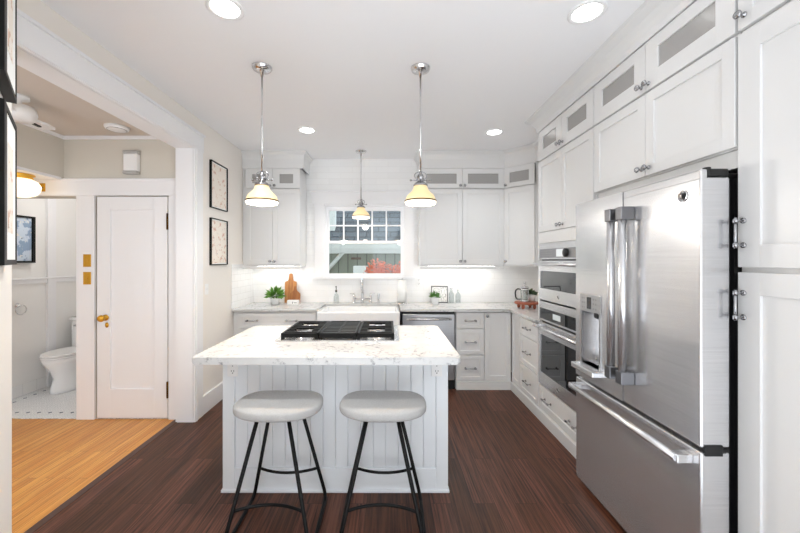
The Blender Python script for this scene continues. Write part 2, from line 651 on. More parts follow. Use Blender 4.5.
for z in (1.80, .27):
    m = MB()
    m.tube([(DW + .001, -.008, z - .075), (DW + .001, -.008, z + .075)], .008)
    m.box(DW - .012, DW + .012, -.005, .003, z - .07, z + .07)
    m.obj('hinge', 'bronze', d1)

# bathroom shell
BXL = -3.91
struct(box('wall_bath_left', 'bath_wall', None, BXL - .1, BXL, HY + .12, 4.7, 0, 2.5))
struct(box('wall_bath_back', 'bath_wall', None, BXL, -2.1, 4.55, 4.65, 0, 2.5))
struct(box('wall_bath_right', 'bath_wall', None, -2.75, -2.65, HY + .12, 4.55, 0, 2.5))
struct(box('ceiling_bath', 'ceiling', None, BXL - .1, -2.1, HY + .12, 4.7, 2.45, 2.55))
struct(box('trim_6', 'trim', None, BXL, BXL + .03, 4.065, 4.165, 0, 2.45, b=.004), 'white upright batten on the bathroom wall')
m = MB()
m.box(BXL, BXL + .02, HY + .12, 4.55, 1.19, 1.24, b=.003)
m.box(BXL, BXL + .035, HY + .12, 4.55, 1.235, 1.255, b=.004)
struct(m.obj('trim_7', 'trim'), 'white chair rail on the bathroom wall')
M['bath_base'] = tile_mat('baseboard_tile', 'yzx', .152, .3, 'f1f0ee', 'c9c9c8')
struct(box('baseboard_bath', 'bath_base', None, BXL, BXL + .012, HY + .12, 4.55, 0, .125, b=.004))

bl = thing('globe_light', 'unseen glowing white globe added to light the bathroom', 'ceiling light', (-3.2, 3.85, 2.45))  # fixture out of view, added to brighten the bathroom
MB().lathe([(.09, 0), (.09, -.03), (.08, -.035)], (0, 0, 0), n=28).obj('collar', 'brass', bl)
MB().lathe([(.08, -.035), (.13, -.07), (.14, -.11), (.11, -.16), (.05, -.185), (.002, -.19)], (0, 0, 0), n=28).obj('globe', 'bath_fill', bl)
# crown mouldings over the cabinets
def crown(name, pts, zb, zt, out, k=1.0):
    """pts: plan polyline of the cabinet face; out: side of outward offset (+1 left of travel, -1 right)"""
    prof = [(0, zb), (.010, zb), (.012, zt - .10), (.03 * k, zt - .075), (.045 * k, zt - .045), (.085 * k, zt - .02), (.09 * k, zt - .001), (0, zt - .001)]
    m = MB()
    pts = [Vector(p) for p in pts]
    rings = []
    for i, p in enumerate(pts):
        ns = []
        if i > 0:
            d = (pts[i] - pts[i - 1]).normalized(); ns.append(Vector((-d.y, d.x)) * out)
        if i < len(pts) - 1:
            d = (pts[i + 1] - pts[i]).normalized(); ns.append(Vector((-d.y, d.x)) * out)
        n = ns[0] if len(ns) == 1 else (ns[0] + ns[1]) / (1 + ns[0].dot(ns[1]))
        rings.append([m.bm.verts.new((p.x + n.x * o, p.y + n.y * o, z)) for o, z in prof])
    for a, b in zip(rings, rings[1:]):
        for k in range(len(prof)):
            j = (k + 1) % len(prof)
            m.bm.faces.new((a[k], a[j], b[j], b[k]))
    m.bm.faces.new(rings[0]); m.bm.faces.new(rings[-1][::-1])
    return struct(m.obj(name, 'cab'), 'white crown moulding above the cabinets')

UY = 4.26
RX = 1.38
crown('trim_8', [(XL + .001, UY), (-1.02, UY), (-1.02, YB - .001)], 2.545, ZC, -1, .55)
crown('trim_9', [(.385, YB - .001), (.385, UY), (1.388, UY), (1.66, 3.985), (1.66, 3.275)], 2.545, ZC, -1, .55)
crown('trim_10', [(1.66, 3.272), (RX, 3.272), (RX, .60)], 2.615, ZC, -1)

# ------------------------------------------------------------------ window
w1 = struct(bpy.data.objects.new('window_1', None), 'white double hung window over the sink')
COL.objects.link(w1)
m = MB()
yf = YB - .022
m.box(-.945, -.815, yf, YB, 1.235, 2.17, b=.003)
m.box(.205, .335, yf, YB, 1.235, 2.17, b=.003)
m.prism([(-.965, 2.17), (.355, 2.17), (.385, 2.325), (-.995, 2.325)], yf - .006, YB, axis='y')
m.box(-1.005, .395, yf - .02, YB, 2.325, 2.345, b=.003)
m.obj('window_frame', 'trim', w1)
m = MB()
m.box(-.96, .35, yf - .03, YB, 1.205, 1.235, b=.004)
m.box(-.825, .215, YB - .01, YB + .15, 1.205, 1.235)
m.obj('window_sill', 'trim', w1)
m = MB()
m.box(-.825, -.808, YB - .002, YB + .15, 1.235, 2.165)
m.box(.198, .215, YB - .002, YB + .15, 1.235, 2.165)
m.box(-.825, .215, YB - .002, YB + .15, 2.15, 2.165)
m.obj('window_jamb', 'trim', w1)
gx0, gx1 = -.768, .165
# upper sash (outer)
m = MB()
ys = YB + .075
m.box(-.808, gx0, ys, ys + .035, 1.68, 2.15)
m.box(gx1, .198, ys, ys + .035, 1.68, 2.15)
m.box(gx0, gx1, ys, ys + .035, 2.095, 2.15)
m.box(gx0, gx1, ys, ys + .035, 1.66, 1.70)
for k in range(1, 5):
    x = gx0 + (gx1 - gx0) * k / 5
    m.box(x - .009, x + .009, ys + .004, ys + .03, 1.70, 2.095)
m.box(gx0, gx1, ys + .005, ys + .029, 1.892, 1.91)
m.obj('upper_sash', 'trim', w1)
m = MB()
ys = YB + .035
m.box(-.808, gx0, ys, ys + .035, 1.235, 1.70)
m.box(gx1, .198, ys, ys + .035, 1.235, 1.70)
m.box(gx0, gx1, ys, ys + .035, 1.665, 1.70)
m.box(gx0, gx1, ys, ys + .035, 1.235, 1.275)
m.box(-.32, -.27, ys - .01, ys + .02, 1.70, 1.715)
m.obj('lower_sash', 'trim', w1)
box('upper_pane', 'glass', w1, gx0, gx1, YB + .088, YB + .092, 1.70, 2.095)
box('lower_pane', 'glass', w1, gx0, gx1, YB + .050, YB + .054, 1.275, 1.665)

# ================================================================== OUTSIDE THE WINDOW
struct(box('ground_outside', 'ground', None, -9, 9, 4.9, 20, -.5, -.4))
nh = thing('neighbour_house', 'sage sided house with a grey shingle roof outside the window', 'house', (-.5, 8, -.4))
box('wall', 'siding', nh, -4.5, 4.5, .35, .5, 0, 2.09)
m = MB()
m.prism([(.0, 2.17), (.0, 2.23), (5.0, 5.4), (5.0, 5.3)], -5, 5, axis='x')
m.obj('roof', 'shingle', nh)
m = MB()
m.box(-5, 5, -.03, .02, 2.02, 2.17)
m.box(-5, 5, 0, .4, 2.0, 2.04)
m.obj('fascia', 'ext_trim', nh)
m = MB()
m.prism([(-.14, 2.20), (-.12, 2.10), (-.03, 2.10), (-.03, 2.20)], -5, 5, axis='x')
m.obj('gutter', 'ext_trim', nh)
m = MB()
m.tube([(-1.02, .33, 1.50), (-.52, .10, 2.03)], .05, n=4)
m.obj('roof_brace', 'ext_trim', nh)
box('chimney', 'ext_trim', nh, -.98, -.77, .50, .75, 2.35, 3.4)
m = MB()
m.box(-.36, -.13, .33, .355, 1.86, 1.91)
m.obj('wall_vent', mat('vent_brown', '6a5548', .7), nh)
ac = thing('outdoor_unit', 'white boxy outdoor unit standing by the sage house wall', 'outdoor unit', (-.58, 7.75, -.4))
box('casing', 'ext_trim', ac, -.18, .12, 0, .30, .06, 1.72, b=.01)
box('base', 'ground', ac, -.21, .15, -.03, .33, 0, .06)

tr = thing('maple_tree', 'orange red maple shrub growing below the window outside', 'tree', (.0, 6.4, -.4))
m = MB()
for k in range(9):
    a = 2 * PI * k / 9
    m.tube([(0, 0, 0), (.06 * math.cos(a), .06 * math.sin(a), .6), (.25 * math.cos(a), .2 * math.sin(a), 1.25),
            (.42 * math.cos(a), .3 * math.sin(a), 1.62 + .1 * math.sin(3 * a))], .02, 6, radii=[.03, .022, .013, .004])
m.obj('trunk', 'bark', tr)
m = MB()
rnd = random.Random(3)
blobs = [(-.2, 0, 1.68, .2), (-.33, .05, 1.5, .18), (0, .1, 1.55, .25), (.22, 0, 1.60, .22), (.4, .05, 1.5, .2), (-.1, -.1, 1.4, .3), (.3, -.1, 1.35, .3), (.05, 0, 1.2, .35)]
for i in range(2600):
    bx, by, bz, brr = rnd.choice(blobs)
    d = Vector((rnd.gauss(0, 1), rnd.gauss(0, 1), rnd.gauss(0, .8)))
    d = d.normalized() * brr * rnd.random() ** .4
    c = Vector((bx, by, bz)) + d
    u = Vector((rnd.gauss(0, 1), rnd.gauss(0, 1), rnd.gauss(0, 1))).normalized()
    v = u.orthogonal().normalized()
    s = rnd.uniform(.025, .05)
    m.quad(c - u * s, c - v * s * .35, c + u * s, c + v * s * .35)
fo = m.obj('foliage', 'maple', tr)

# ================================================================== CABINETS
def knob(parent, x, z, name='knob'):
    m = MB()
    m.lathe([(.011, 0), (.011, -.003), (.005, -.006), (.005, -.017), (.013, -.021), (.0165, -.027), (.013, -.033), (.003, -.035)],
            (x, 0, z), n=16, axis='y')
    return m.obj(name, 'nickel', parent)

def pull(parent, x, z, ln=.11, vert=False):
    m = MB()
    def p(a, y):
        return (x, y, z + a) if vert else (x + a, y, z)
    m.tube([p(-ln / 2 - .012, -.032), p(ln / 2 + .012, -.032)], .0048, 10)
    for s in (-1, 1):
        m.tube([p(s * ln / 2, .0), p(s * ln / 2, -.032)], .0042, 10)
        m.lathe([(.011, 0), (.011, -.004), (.005, -.006)], p(s * ln / 2, 0), n=14, axis='y')
        m.tube([p(s * ln / 2 - .008, -.032), p(s * ln / 2 + .008, -.032)], .0085, 12)
    return m.obj('handle', 'nickel', parent)

def front(name, parent, x0, x1, z0, z1, rail=.057, glass_pane=None, zoff=0.):
    """shaker front 2 cm thick; its face is y = 0"""
    z0 -= zoff; z1 -= zoff
    m = MB()
    b = .0018
    if glass_pane:
        pz0, pz1, side = glass_pane
        pz0 -= zoff; pz1 -= zoff
        px0, px1 = x0 + side, x1 - side
    else:
        px0, px1, pz0, pz1 = x0 + rail, x1 - rail, z0 + rail, z1 - rail
    m.box(x0, px0, 0, .02, z0, z1, b=b)
    m.box(px1, x1, 0, .02, z0, z1, b=b)
    m.box(px0 - .001, px1 + .001, 0, .02, z0, pz0, b=b)
    m.box(px0 - .001, px1 + .001, 0, .02, pz1, z1, b=b)
    if not glass_pane:
        m.box(px0 - .004, px1 + .004, .010, .018, pz0 - .004, pz1 + .004)
    o = m.obj(name, 'cab', parent)
    if glass_pane:
        box('glass_pane', 'cabglass', o, px0 - .004, px1 + .004, .009, .013, pz0 - .004, pz1 + .004)
    return o

def cabinet(name, label, group, loc, rot, wd, z0, z1, d, fronts, hollow=False, cat='cabinet', body=None, faceframe=True):
    t = thing(name, label, cat, (loc[0], loc[1], z0), rot, group)
    h = z1 - z0
    m = MB()
    if hollow:
        m.box(0, wd, .021, d, 0, .018)
        m.box(0, wd, .021, d, h - .018, h)
        m.box(0, .018, .021, d, .018, h - .018)
        m.box(wd - .018, wd, .021, d, .018, h - .018)
        m.box(.018, wd - .018, d - .012, d, .018, h - .018)
    elif body:
        for bx in body:
            m.box(*bx)
    else:
        m.box(0, wd, .021, d, 0, h)
    m.obj('body', 'cab', t)
    for f in fronts:
        kind, x0, x1, fz0, fz1 = f[:5]
        if kind == 'door':
            o = front('door', t, x0, x1, fz0, fz1, zoff=z0)
            if f[5]:
                knob(o, f[5][0], f[5][1] - z0)
        elif kind == 'glass':
            o = front('door', t, x0, x1, fz0, fz1, glass_pane=f[6], zoff=z0)
            knob(o, f[5][0], f[5][1] - z0)
        elif kind == 'drawer':
            o = front('drawer', t, x0, x1, fz0, fz1, rail=f[6] if len(f) > 6 else .045, zoff=z0)
            for hx in f[5]:
                pull(o, hx, (fz0 + fz1) / 2 - z0)
        elif kind == 'tall':
            o = front('door', t, x0, x1, fz0, fz1, rail=.085, zoff=z0)
            pull(o, f[5][0], f[5][1] - z0, .095, True)
    return t

WC = 'white wall cabinets'
GC = 'white glass fronted top cabinets'
BC = 'white base cabinets'
D = .325
g = .0025
R90 = -PI / 2
# --- wall cabinets, back wall
X0 = -1.735
cabinet('wall_cabinet', 'white two door wall cabinet left of the window, behind a pendant', WC, (X0, UY - .02), 0, .685, 1.375, 2.30, D,
        [('door', .035, .358, 1.395, 2.295, (.333, 1.435)), ('door', .361, .684, 1.395, 2.295, (.386, 1.435))])
cabinet('glass_cabinet', 'small glass fronted cabinet topping the wall cabinet left of the window', GC, (X0, UY - .02), 0, .685, 2.302, 2.55, D,
        [('glass', .035, .358, 2.306, 2.54, (.333, 2.335), (2.365, 2.475, .08)), ('glass', .361, .684, 2.306, 2.54, (.386, 2.335), (2.365, 2.475, .08))], True)
X0 = .385
cabinet('wall_cabinet', 'white two door wall cabinet between window and corner', WC, (X0, UY - .02), 0, 1.0, 1.375, 2.30, D,
        [('door', .003, .499, 1.395, 2.295, (.474, 1.435)), ('door', .502, .998, 1.395, 2.295, (.527, 1.435))])
cabinet('glass_cabinet', 'glass fronted cabinet topping the wall cabinet between window and corner', GC, (X0, UY - .02), 0, 1.0, 2.302, 2.55, D,
        [('glass', .003, .499, 2.306, 2.54, (.474, 2.335), (2.36, 2.48, .065)), ('glass', .502, .998, 2.306, 2.54, (.527, 2.335), (2.36, 2.48, .065))], True)
# --- corner cabinets (diagonal)
def corner(name, label, group, z0, z1, glazed):
    t = thing(name, label, 'cabinet', (1.388, UY, z0), -PI / 4, group)
    wd = .386
    h = z1 - z0
    m = MB()
    # plan of the pentagon in the rotated frame
    rot = Matrix.Rotation(PI / 4, 3, 'Z')
    def loc2(x, y):
        v = rot @ Vector((x - 1.388, y - UY, 0))
        return (v.x, v.y)
    poly = [(.0, .003), (.386, .003), loc2(1.985, 3.99), loc2(1.985, 4.585), loc2(1.391, 4.585)]
    if glazed:
        m.prism(poly, 0, .018)
        m.prism(poly, h - .018, h)
        for (a, b) in zip(poly[1:], poly[2:] + poly[:1]):
            a, b = Vector((*a, 0)), Vector((*b, 0))
            n = (b - a).normalized(); n = Vector((-n.y, n.x, 0)) * .012
            m.prism([(a.x, a.y), (b.x, b.y), (b.x + n.x, b.y + n.y), (a.x + n.x, a.y + n.y)], .018, h - .018)
    else:
        m.prism(poly, 0, h)
    m.obj('body', 'cab', t)
    mtx = Matrix.Translation((0, -.02, 0))
    if glazed:
        o = front('door', t, .012, .374, 2.306, 2.54, glass_pane=(2.36, 2.48, .065), zoff=z0)
        knob(o, .037, 2.335 - z0)
    else:
        o = front('door', t, .012, .374, 1.395, 2.295, zoff=z0)
        knob(o, .037, 1.435 - z0)
    o.location = (0, -.019, 0)
corner('corner_cabinet', 'white wall cabinet set diagonally in the corner beside the ovens', WC, 1.375, 2.30, False)
corner('corner_glass_cabinet', 'glass fronted cabinet set diagonally in the corner, topping the corner cabinet', GC, 2.302, 2.55, True)
# light rails under the wall cabinets
for i, (x0, x1) in enumerate(((-1.737, -1.048), (.383, 1.386))):
    m = MB()
    m.box(x0, x1, UY - .022, UY + .0, 1.345, 1.374, b=.004)
    struct(m.obj('trim_%d' % (11 + i), 'cab'), 'white rail along the underside of a wall cabinet')
tag(box('light_strip', 'led', None, -1.6, -1.15, 4.36, 4.385, 1.36, 1.3745), 'lit strip under the wall cabinet left of the window', 'light strip', 'lit strips under the wall cabinets')
tag(box('light_strip', 'led', None, .5, 1.3, 4.36, 4.385, 1.36, 1.3745), 'lit strip under the wall cabinet right of the window', 'light strip', 'lit strips under the wall cabinets')

# --- base cabinets, back wall
BY = 3.98
BD = .60
TOP = .874
cabinet('base_cabinet', 'white drawer base left of the sink, two pulls on its top drawer', BC, (-1.737, BY), 0, .945, 0, TOP, BD,
        [('drawer', .07, .93, .69, .855, [.22, .66]), ('drawer', .07, .93, .40, .68, [.22, .66]), ('drawer', .07, .93, .11, .39, [.22, .66])])
cabinet('sink_cabinet', 'white cabinet carrying the farmhouse sink under the window', BC, (-.790, BY), 0, .925, 0, .625, BD,
        [('door', .004, .461, .11, .62, (.436, .58)), ('door', .464, .921, .11, .62, (.489, .58))])
cabinet('base_cabinet', 'white base of three drawers right beside the dishwasher', BC, (.760, BY), 0, .314, 0, TOP, BD,
        [('drawer', .008, .312, .685, .860, [.160]), ('drawer', .008, .312, .392, .676, [.160]), ('drawer', .008, .312, .100, .383, [.160])])
cabinet('base_cabinet', 'white single door base cabinet in the back corner with knob at upper left', BC, (1.076, BY), 0, .302, 0, TOP, BD,
        [('door', .004, .298, .100, .860, (.03, .825))])
# --- base, right run
cabinet('base_cabinet', 'narrow white base cabinet with plain door, in the corner before the drawers', BC, (RX, 3.975), R90, .243, 0, TOP, BD,
        [('door', .004, .239, .100, .860, None)])
cabinet('base_cabinet', 'white base of three drawers right beside the ovens', BC, (RX, 3.73), R90, .455, 0, TOP, BD,
        [('drawer', .006, .45, .685, .860, [.225]), ('drawer', .006, .45, .392, .676, [.225]), ('drawer', .006, .45, .100, .383, [.225])])
# flush toe boards
def toe(n, *a):
    struct(box('baseboard_' + n, 'cab', None, *a, b=.003))
toe('back_a', XL + .02, -.792, BY + .001, BY + .0195, 0, .095)
toe('back_b', .762, RX - .0, BY - .012, BY + .019, 0, .094)
toe('right', RX - .012, RX + .019, 2.40, BY - .013, 0, .094)
# --- oven tower
TY = 3.272
tw = .882
cabinet('oven_tower', 'tall white cabinet housing the built in ovens, two doors above, drawer below', None, (RX, TY), R90, tw, 0, 2.345, BD,
        [('door', .004, .432, 1.70, 2.340, (.407, 1.735)), ('door', .436, .878, 1.70, 2.340, (.461, 1.735)),
         ('drawer', .03, .85, .125, .325, [.20, .62])],
        body=[(0, .032, .021, BD, 0, 1.60), (.785, tw, .021, BD, 0, 1.60), (0, tw, .021, BD, 1.60, 2.345),
              (.032, .785, .021, BD, 0, .330), (.032, .785, BD - .02, BD, .33, 1.6), (0, tw, .002, .021, 1.60, 1.695),
              (0, .032, .002, .021, .33, 1.60), (.785, tw, .002, .021, .33, 1.60)])
cabinet('glass_cabinet', 'glass fronted cabinet above the oven tower', GC, (RX, TY), R90, tw, 2.347, 2.62, BD,
        [('glass', .004, .432, 2.352, 2.612, (.407, 2.385), (2.435, 2.547, .085)), ('glass', .436, .878, 2.352, 2.612, (.461, 2.385), (2.435, 2.547, .085))], True)
# --- over the fridge
FY = 2.389
cabinet('wall_cabinet', 'white two door cabinet right above the stainless fridge', WC, (RX, FY), R90, .975, 1.895, 2.345, BD,
        [('door', .004, .476, 1.90, 2.340, (.452, 1.94)), ('door', .480, .972, 1.90, 2.340, (.505, 1.94))])
struct(box('trim_13', 'cab', None, RX + .03, RX + .05, 1.42, FY - .002, 1.822, 1.894), 'white filler strip above the fridge')
cabinet('glass_cabinet', 'glass fronted cabinet above the fridge cabinet, nearest the pantry', GC, (RX, FY), R90, .975, 2.347, 2.62, BD,
        [('glass', .004, .476, 2.352, 2.612, (.452, 2.385), (2.437, 2.547, .085)), ('glass', .480, .972, 2.352, 2.612, (.505, 2.385), (2.437, 2.547, .085))], True)
# --- pantry
PY = 1.409
PWD = .62
pc = cabinet('pantry_cabinet', 'tall white pantry cabinet at the right edge, stacked doors with bar handles', None, (RX, PY), R90, PWD, 0, 2.345, BD,
        [('tall', .004, PWD - .004, 1.422, 2.335, (.028, 1.555)), ('tall', .004, PWD - .004, .10, 1.402, (.028, 1.275))])
cabinet('pantry_top_cabinet', 'small white cabinet above the pantry with one knob at its lower left', WC, (RX, PY), R90, PWD, 2.347, 2.62, BD,
        [('door', .004, PWD - .004, 2.352, 2.612, (.03, 2.40))])

# ------------------------------------------------------------------ counters
m = MB()
ov = .03
m.box(XL + .009, -.793, BY - ov, YB - .001, .876, .905, b=.006)
m.box(-.793, .137, YB - .14, YB - .001, .876, .905)
pts = [(.137, BY - ov), (RX - ov, BY - ov), (RX - ov, 3.274), (XR - .001, 3.274), (XR - .001, YB - .001), (.137, YB - .001)]
m.prism(pts, .876, .905, b=.006)
tag(m.obj('countertop', 'quartz'), 'white quartz worktop running along the back wall into the corner', 'countertop')

# sink
sk = thing('farmhouse_sink', 'white apron front sink under the window', 'sink', (-.328, 3.93, .63))
m = MB()
sw = .46
m.box(-sw, sw, 0, .045, 0, .245, b=.012)
m.box(-sw, sw, .475, .515, 0, .245, b=.008)
m.box(-sw, -sw + .04, .03, .49, 0, .245, b=.008)
m.box(sw - .04, sw, .03, .49, 0, .245, b=.008)
m.box(-sw + .02, sw - .02, .03, .49, 0, .03)
m.obj('basin', 'white', sk)
MB().lathe([(.045, .0301), (.045, .034), (.02, .033)], (0, .26, 0)).obj('drain', 'chrome', sk)

# faucet
fc = thing('bridge_faucet', 'chrome bridge faucet with two lever handles behind the sink', 'faucet', (-.325, 4.52, .905))
m = MB()
for s in (-1, 1):
    m.lathe([(.026, 0), (.026, .008), (.014, .014), (.012, .06), (.016, .065), (.016, .08), (.009, .085)], (s * .105, 0, 0))
m.tube([(-.105, 0, .055), (.105, 0, .055)], .010)
m.lathe([(.024, 0), (.024, .01), (.015, .016), (.015, .10), (.018, .105), (.018, .12), (.011, .125)], (0, 0, 0))
m.obj('bridge', 'chrome', fc)
m = MB()
pts = [(0, 0, .12), (0, 0, .24)] + [(0, -.07 + .07 * math.cos(a), .24 + .07 * math.sin(a)) for a in [PI * k / 10 for k in range(1, 11)]] + [(0, -.14, .20)]
m.tube(pts, .011)
m.lathe([(.014, .185), (.014, .205)], (0, -.14, 0))
m.obj('spout', 'chrome', fc)
for s in (-1, 1):
    m = MB()
    m.lathe([(.013, .084), (.015, .10), (.008, .112), (.008, .125), (.003, .128)], (s * .105, 0, 0))
    m.tube([(s * .105, 0, .115), (s * .16, -.005, .122)], .005)
    m.obj('handle', 'chrome', fc)
sp = thing('side_sprayer', 'chrome side sprayer standing right of the faucet', 'sprayer', (-.12, 4.52, .905))
MB().lathe([(.022, 0), (.022, .006), (.013, .012), (.012, .035)], (0, 0, 0)).obj('base', 'chrome', sp)
MB().lathe([(.011, .035), (.014, .06), (.011, .09), (.016, .11), (.012, .118)], (0, 0, 0)).obj('spray_head', 'chrome', sp)

# ------------------------------------------------------------------ dishwasher
dw = thing('dishwasher', 'stainless dishwasher under the worktop right of the sink', 'dishwasher', (.150, BY - .012, 0))
box('body', 'black', dw, .003, .597, .04, .58, .002, .870)
m = MB()
m.box(.012, .594, 0, .036, .11, .845, b=.005)
m.obj('door', 'steel_dark', dw)
box('toe_panel', 'black', dw, .01, .592, .03, .041, .0, .10)
m = MB()
m.tube([(.055, -.045, .795), (.55, -.045, .795)], .012, 12)
for x in (.07, .535):
    m.box(x - .012, x + .012, -.045, .0, .785, .805, b=.003)
m.obj('handle', 'steel', dw)

# ------------------------------------------------------------------ ovens
def oven_handle(parent, x0, x1, z):
    m = MB()
    m.tube([(x0, -.055, z), (x1, -.055, z)], .0125, 14)
    for x in (x0 + .03, x1 - .03):
        m.box(x - .014, x + .014, -.055, .0, z - .010, z + .010, b=.003)
    return m.obj('handle', 'steel', parent)

def badge(parent, x, y, z, r):
    m = MB()
    m.lathe([(r, 0), (r, -.003), (r * .86, -.004), (r * .80, -.002), (.001, -.002)], (x, y, z), n=28, axis='y')
    o = m.obj('emblem', 'chrome', parent)
    m = MB()
    # monogram: two interlaced script loops
    for s in (-1, 1):
        pts = []
        for k in range(15):
            a = PI * (.15 + 1.7 * k / 14)
            pts.append((x + s * r * .22 + r * .30 * math.cos(a) * s, y - .003, z + r * .42 * math.sin(a)))
        m.tube(pts, r * .07, 6)
    return m.obj('emblem_monogram', 'black', parent)

OX = TY - .035
uo = thing('speed_oven', 'stainless oven with round dial on its panel, the upper built in one', 'oven', (RX, OX, 1.092), R90)
z = 1.092
OWD = .745
box('body', 'black', uo, .004, OWD - .004, .02, .55, .004, .46)
m = MB()
m.box(0, OWD, -.008, .02, 1.455 - z, 1.597 - z, b=.003)
pn = m.obj('control_panel', 'steel', uo)
box('display', mat('panel_grey', '8f9093', .3, .3), pn, .02, .725, -.010, -.0075, 1.468 - z, 1.545 - z)
box('screen', emit('screen_light', 'cfd6da', .12), pn, .34, .46, -.0115, -.0098, 1.478 - z, 1.538 - z)
m = MB()
m.lathe([(.033, -.010), (.033, -.028), (.029, -.032), (.002, -.032)], (.51, 0, 1.507 - z), axis='y')
m.obj('dial', 'black', pn)
m = MB()
for k in range(5):
    for j in range(3):
        m.box(.06 + k * .045, .085 + k * .045, -.0115, -.0098, 1.485 - z + j * .02, 1.489 - z + j * .02)
for k in range(3):
    for j in range(3):
        m.box(.58 + k * .04, .60 + k * .04, -.0115, -.0098, 1.485 - z + j * .02, 1.489 - z + j * .02)
m.obj('panel_print', 'panel_ink', pn)
m = MB()
m.box(0, .04, -.012, .02, 1.10 - z, 1.445 - z)
m.box(OWD - .10, OWD, -.012, .02, 1.10 - z, 1.445 - z)
m.box(.04, OWD - .10, -.012, .02, 1.10 - z, 1.20 - z)
m.box(.04, OWD - .10, -.012, .02, 1.355 - z, 1.445 - z)
dr = m.obj('door', 'steel', uo)
box('window', 'darkglass', dr, .035, OWD - .095, -.006, .0, 1.195 - z, 1.36 - z)
oven_handle(dr, -.0, OWD, 1.415 - z)
badge(dr, .37, -.012, 1.15 - z, .016)

lo = thing('wall_oven', 'stainless oven with wide dark window, the lower built in one', 'oven', (RX, OX, .335), R90)
z = .335
box('body', 'black', lo, .004, OWD - .004, .02, .55, .004, .75)
m = MB()
m.box(0, OWD, -.008, .02, .915 - z, .930 - z)
m.box(0, OWD, -.008, .02, 1.025 - z, 1.085 - z)
m.box(0, .02, -.008, .02, .93 - z, 1.025 - z)
m.box(OWD - .02, OWD, -.008, .02, .93 - z, 1.025 - z)
pn = m.obj('control_panel', 'steel', lo)
box('display', 'darkglass', pn, .018, OWD - .018, -.006, .0, .928 - z, 1.027 - z)
box('screen', emit('screen_dim', 'b9c0c2', .1), pn, .27, .40, -.0075, -.0058, .955 - z, 1.0 - z)
m = MB()
m.box(0, .045, -.012, .02, .345 - z, .90 - z)
m.box(OWD - .045, OWD, -.012, .02, .345 - z, .90 - z)
m.box(.045, OWD - .045, -.012, .02, .345 - z, .455 - z)
m.box(.045, OWD - .045, -.012, .02, .79 - z, .90 - z)
dr = m.obj('door', 'steel', lo)
box('window', 'darkglass', dr, .04, OWD - .04, -.007, .0, .45 - z, .795 - z)
oven_handle(dr, -.0, OWD, .862 - z)
badge(dr, .37, -.012, .40 - z, .018)

# ------------------------------------------------------------------ fridge
FX, FYY, FW = 1.24, 2.350, .938
fr = thing('refrigerator', 'stainless french door fridge with ice dispenser and bottom freezer drawer', 'refrigerator', (FX, FYY, 0), R90)
m = MB()
m.box(.004, FW - .004, .137, .72, .02, 1.775)
m.box(.02, FW - .02, .12, .137, .05, 1.77)
m.box(.05, FW - .05, .15, .70, .001, .02)
m.obj('body', 'black', fr)
# left door with the dispenser opening
dx0, dx1, dz0, dz1 = .075, .275, .80, 1.235
LW = FW / 2 - .002
m = MB()
ZT = 1.812
ZB = .703
m.box(0, dx0, 0, .118, ZB, 1.78)
m.box(dx1, LW, 0, .118, ZB, 1.78)
m.box(dx0, dx1, 0, .118, ZB, dz0)
m.box(dx0, dx1, 0, .118, dz1, 1.78)
m.box(dx0, dx1, .09, .118, dz0, dz1)
m.box(0, LW, 0, .03, 1.78, ZT)
ld = m.obj('left_door', 'steel', fr)
m = MB()
m.box(FW / 2 + .002, FW, 0, .118, ZB, 1.78, b=.008, seg=3)
m.box(FW / 2 + .002, FW, 0, .03, 1.77, ZT, b=.008, seg=3)
rd = m.obj('right_door', 'steel', fr)
m = MB()
m.box(0, FW, 0, .118, .03, .685, b=.008, seg=3)
fz = m.obj('freezer_drawer', 'steel', fr)
def fridge_bar(parent, x):
    m = MB()
    m.lathe([(.021, .875), (.021, 1.665)], (x, -.050, 0), n=20, sy=.9)
    for z0, z1 in ((.820, .885), (1.655, 1.720)):
        MB().box(x - .024, x + .024, -.070, .0, z0, z1, b=.004).obj('handle_bracket', 'bracket', parent)
    return m.obj('handle', 'steel', parent)
fridge_bar(ld, .447)
fridge_bar(rd, .540)
m = MB()
m.tube([(.045, -.058, .640), (FW - .045, -.058, .640)], .016, 16)
for x in (.055, FW - .055):
    m.box(x - .022, x + .022, -.066, .0, .622, .658, b=.004)
m.obj('handle', 'steel', fz)
# dispenser
dp = MB()
dp.box(dx0 - .01, dx1 + .005, -.008, .0, 1.130, 1.238, b=.003)
dp.box(dx0 - .01, dx0 + .004, -.006, .0, .79, 1.13)
dp.box(dx1 - .008, dx1 + .005, -.006, .0, .79, 1.13)
dsp = dp.obj('dispenser_panel', 'steel_side', ld)
box('dispenser_screen', mat('dispenser_glass', '2a2b2e', .1), dsp, .145, .19, -.0095, -.0078, 1.150, 1.222)
m = MB()
for x in (.095, .115, .215, .24):
    for zz in (1.155, 1.185, 1.212):
        m.lathe([(.006, 0), (.006, -.0012)], (x, -.008, zz), n=10, axis='y')
m.obj('dispenser_buttons', 'steel_dark', dsp)
m = MB()
m.box(dx0 + .0, dx1, .085, .0895, .80, 1.13)
m.obj('dispenser_back', 'steel', ld)
m = MB()
m.lathe([(.012, 1.09), (.018, 1.13)], (.175, .045, 0))
m.box(.225, .262, -.012, .05, 1.105, 1.135, b=.004)
m.obj('dispenser_spout', 'black', ld)
m = MB()
m.box(dx0 - .02, dx1 + .02, -.062, .06, .765, .80, b=.006)
m.obj('drip_tray', 'steel', ld)
badge(rd, FW / 2 + .385, -.001, 1.718, .025)
m = MB()
m.box(FW - .07, FW - .004, .034, .118, 1.782, 1.815, b=.006)
m.box(FW - .09, FW - .02, .118, .20, 1.777, 1.80, b=.006)
m.tube([(FW - .035, .055, 1.80), (FW - .035, .055, 1.825)], .014)
m.obj('top_hinge', 'black', fr)
m = MB()
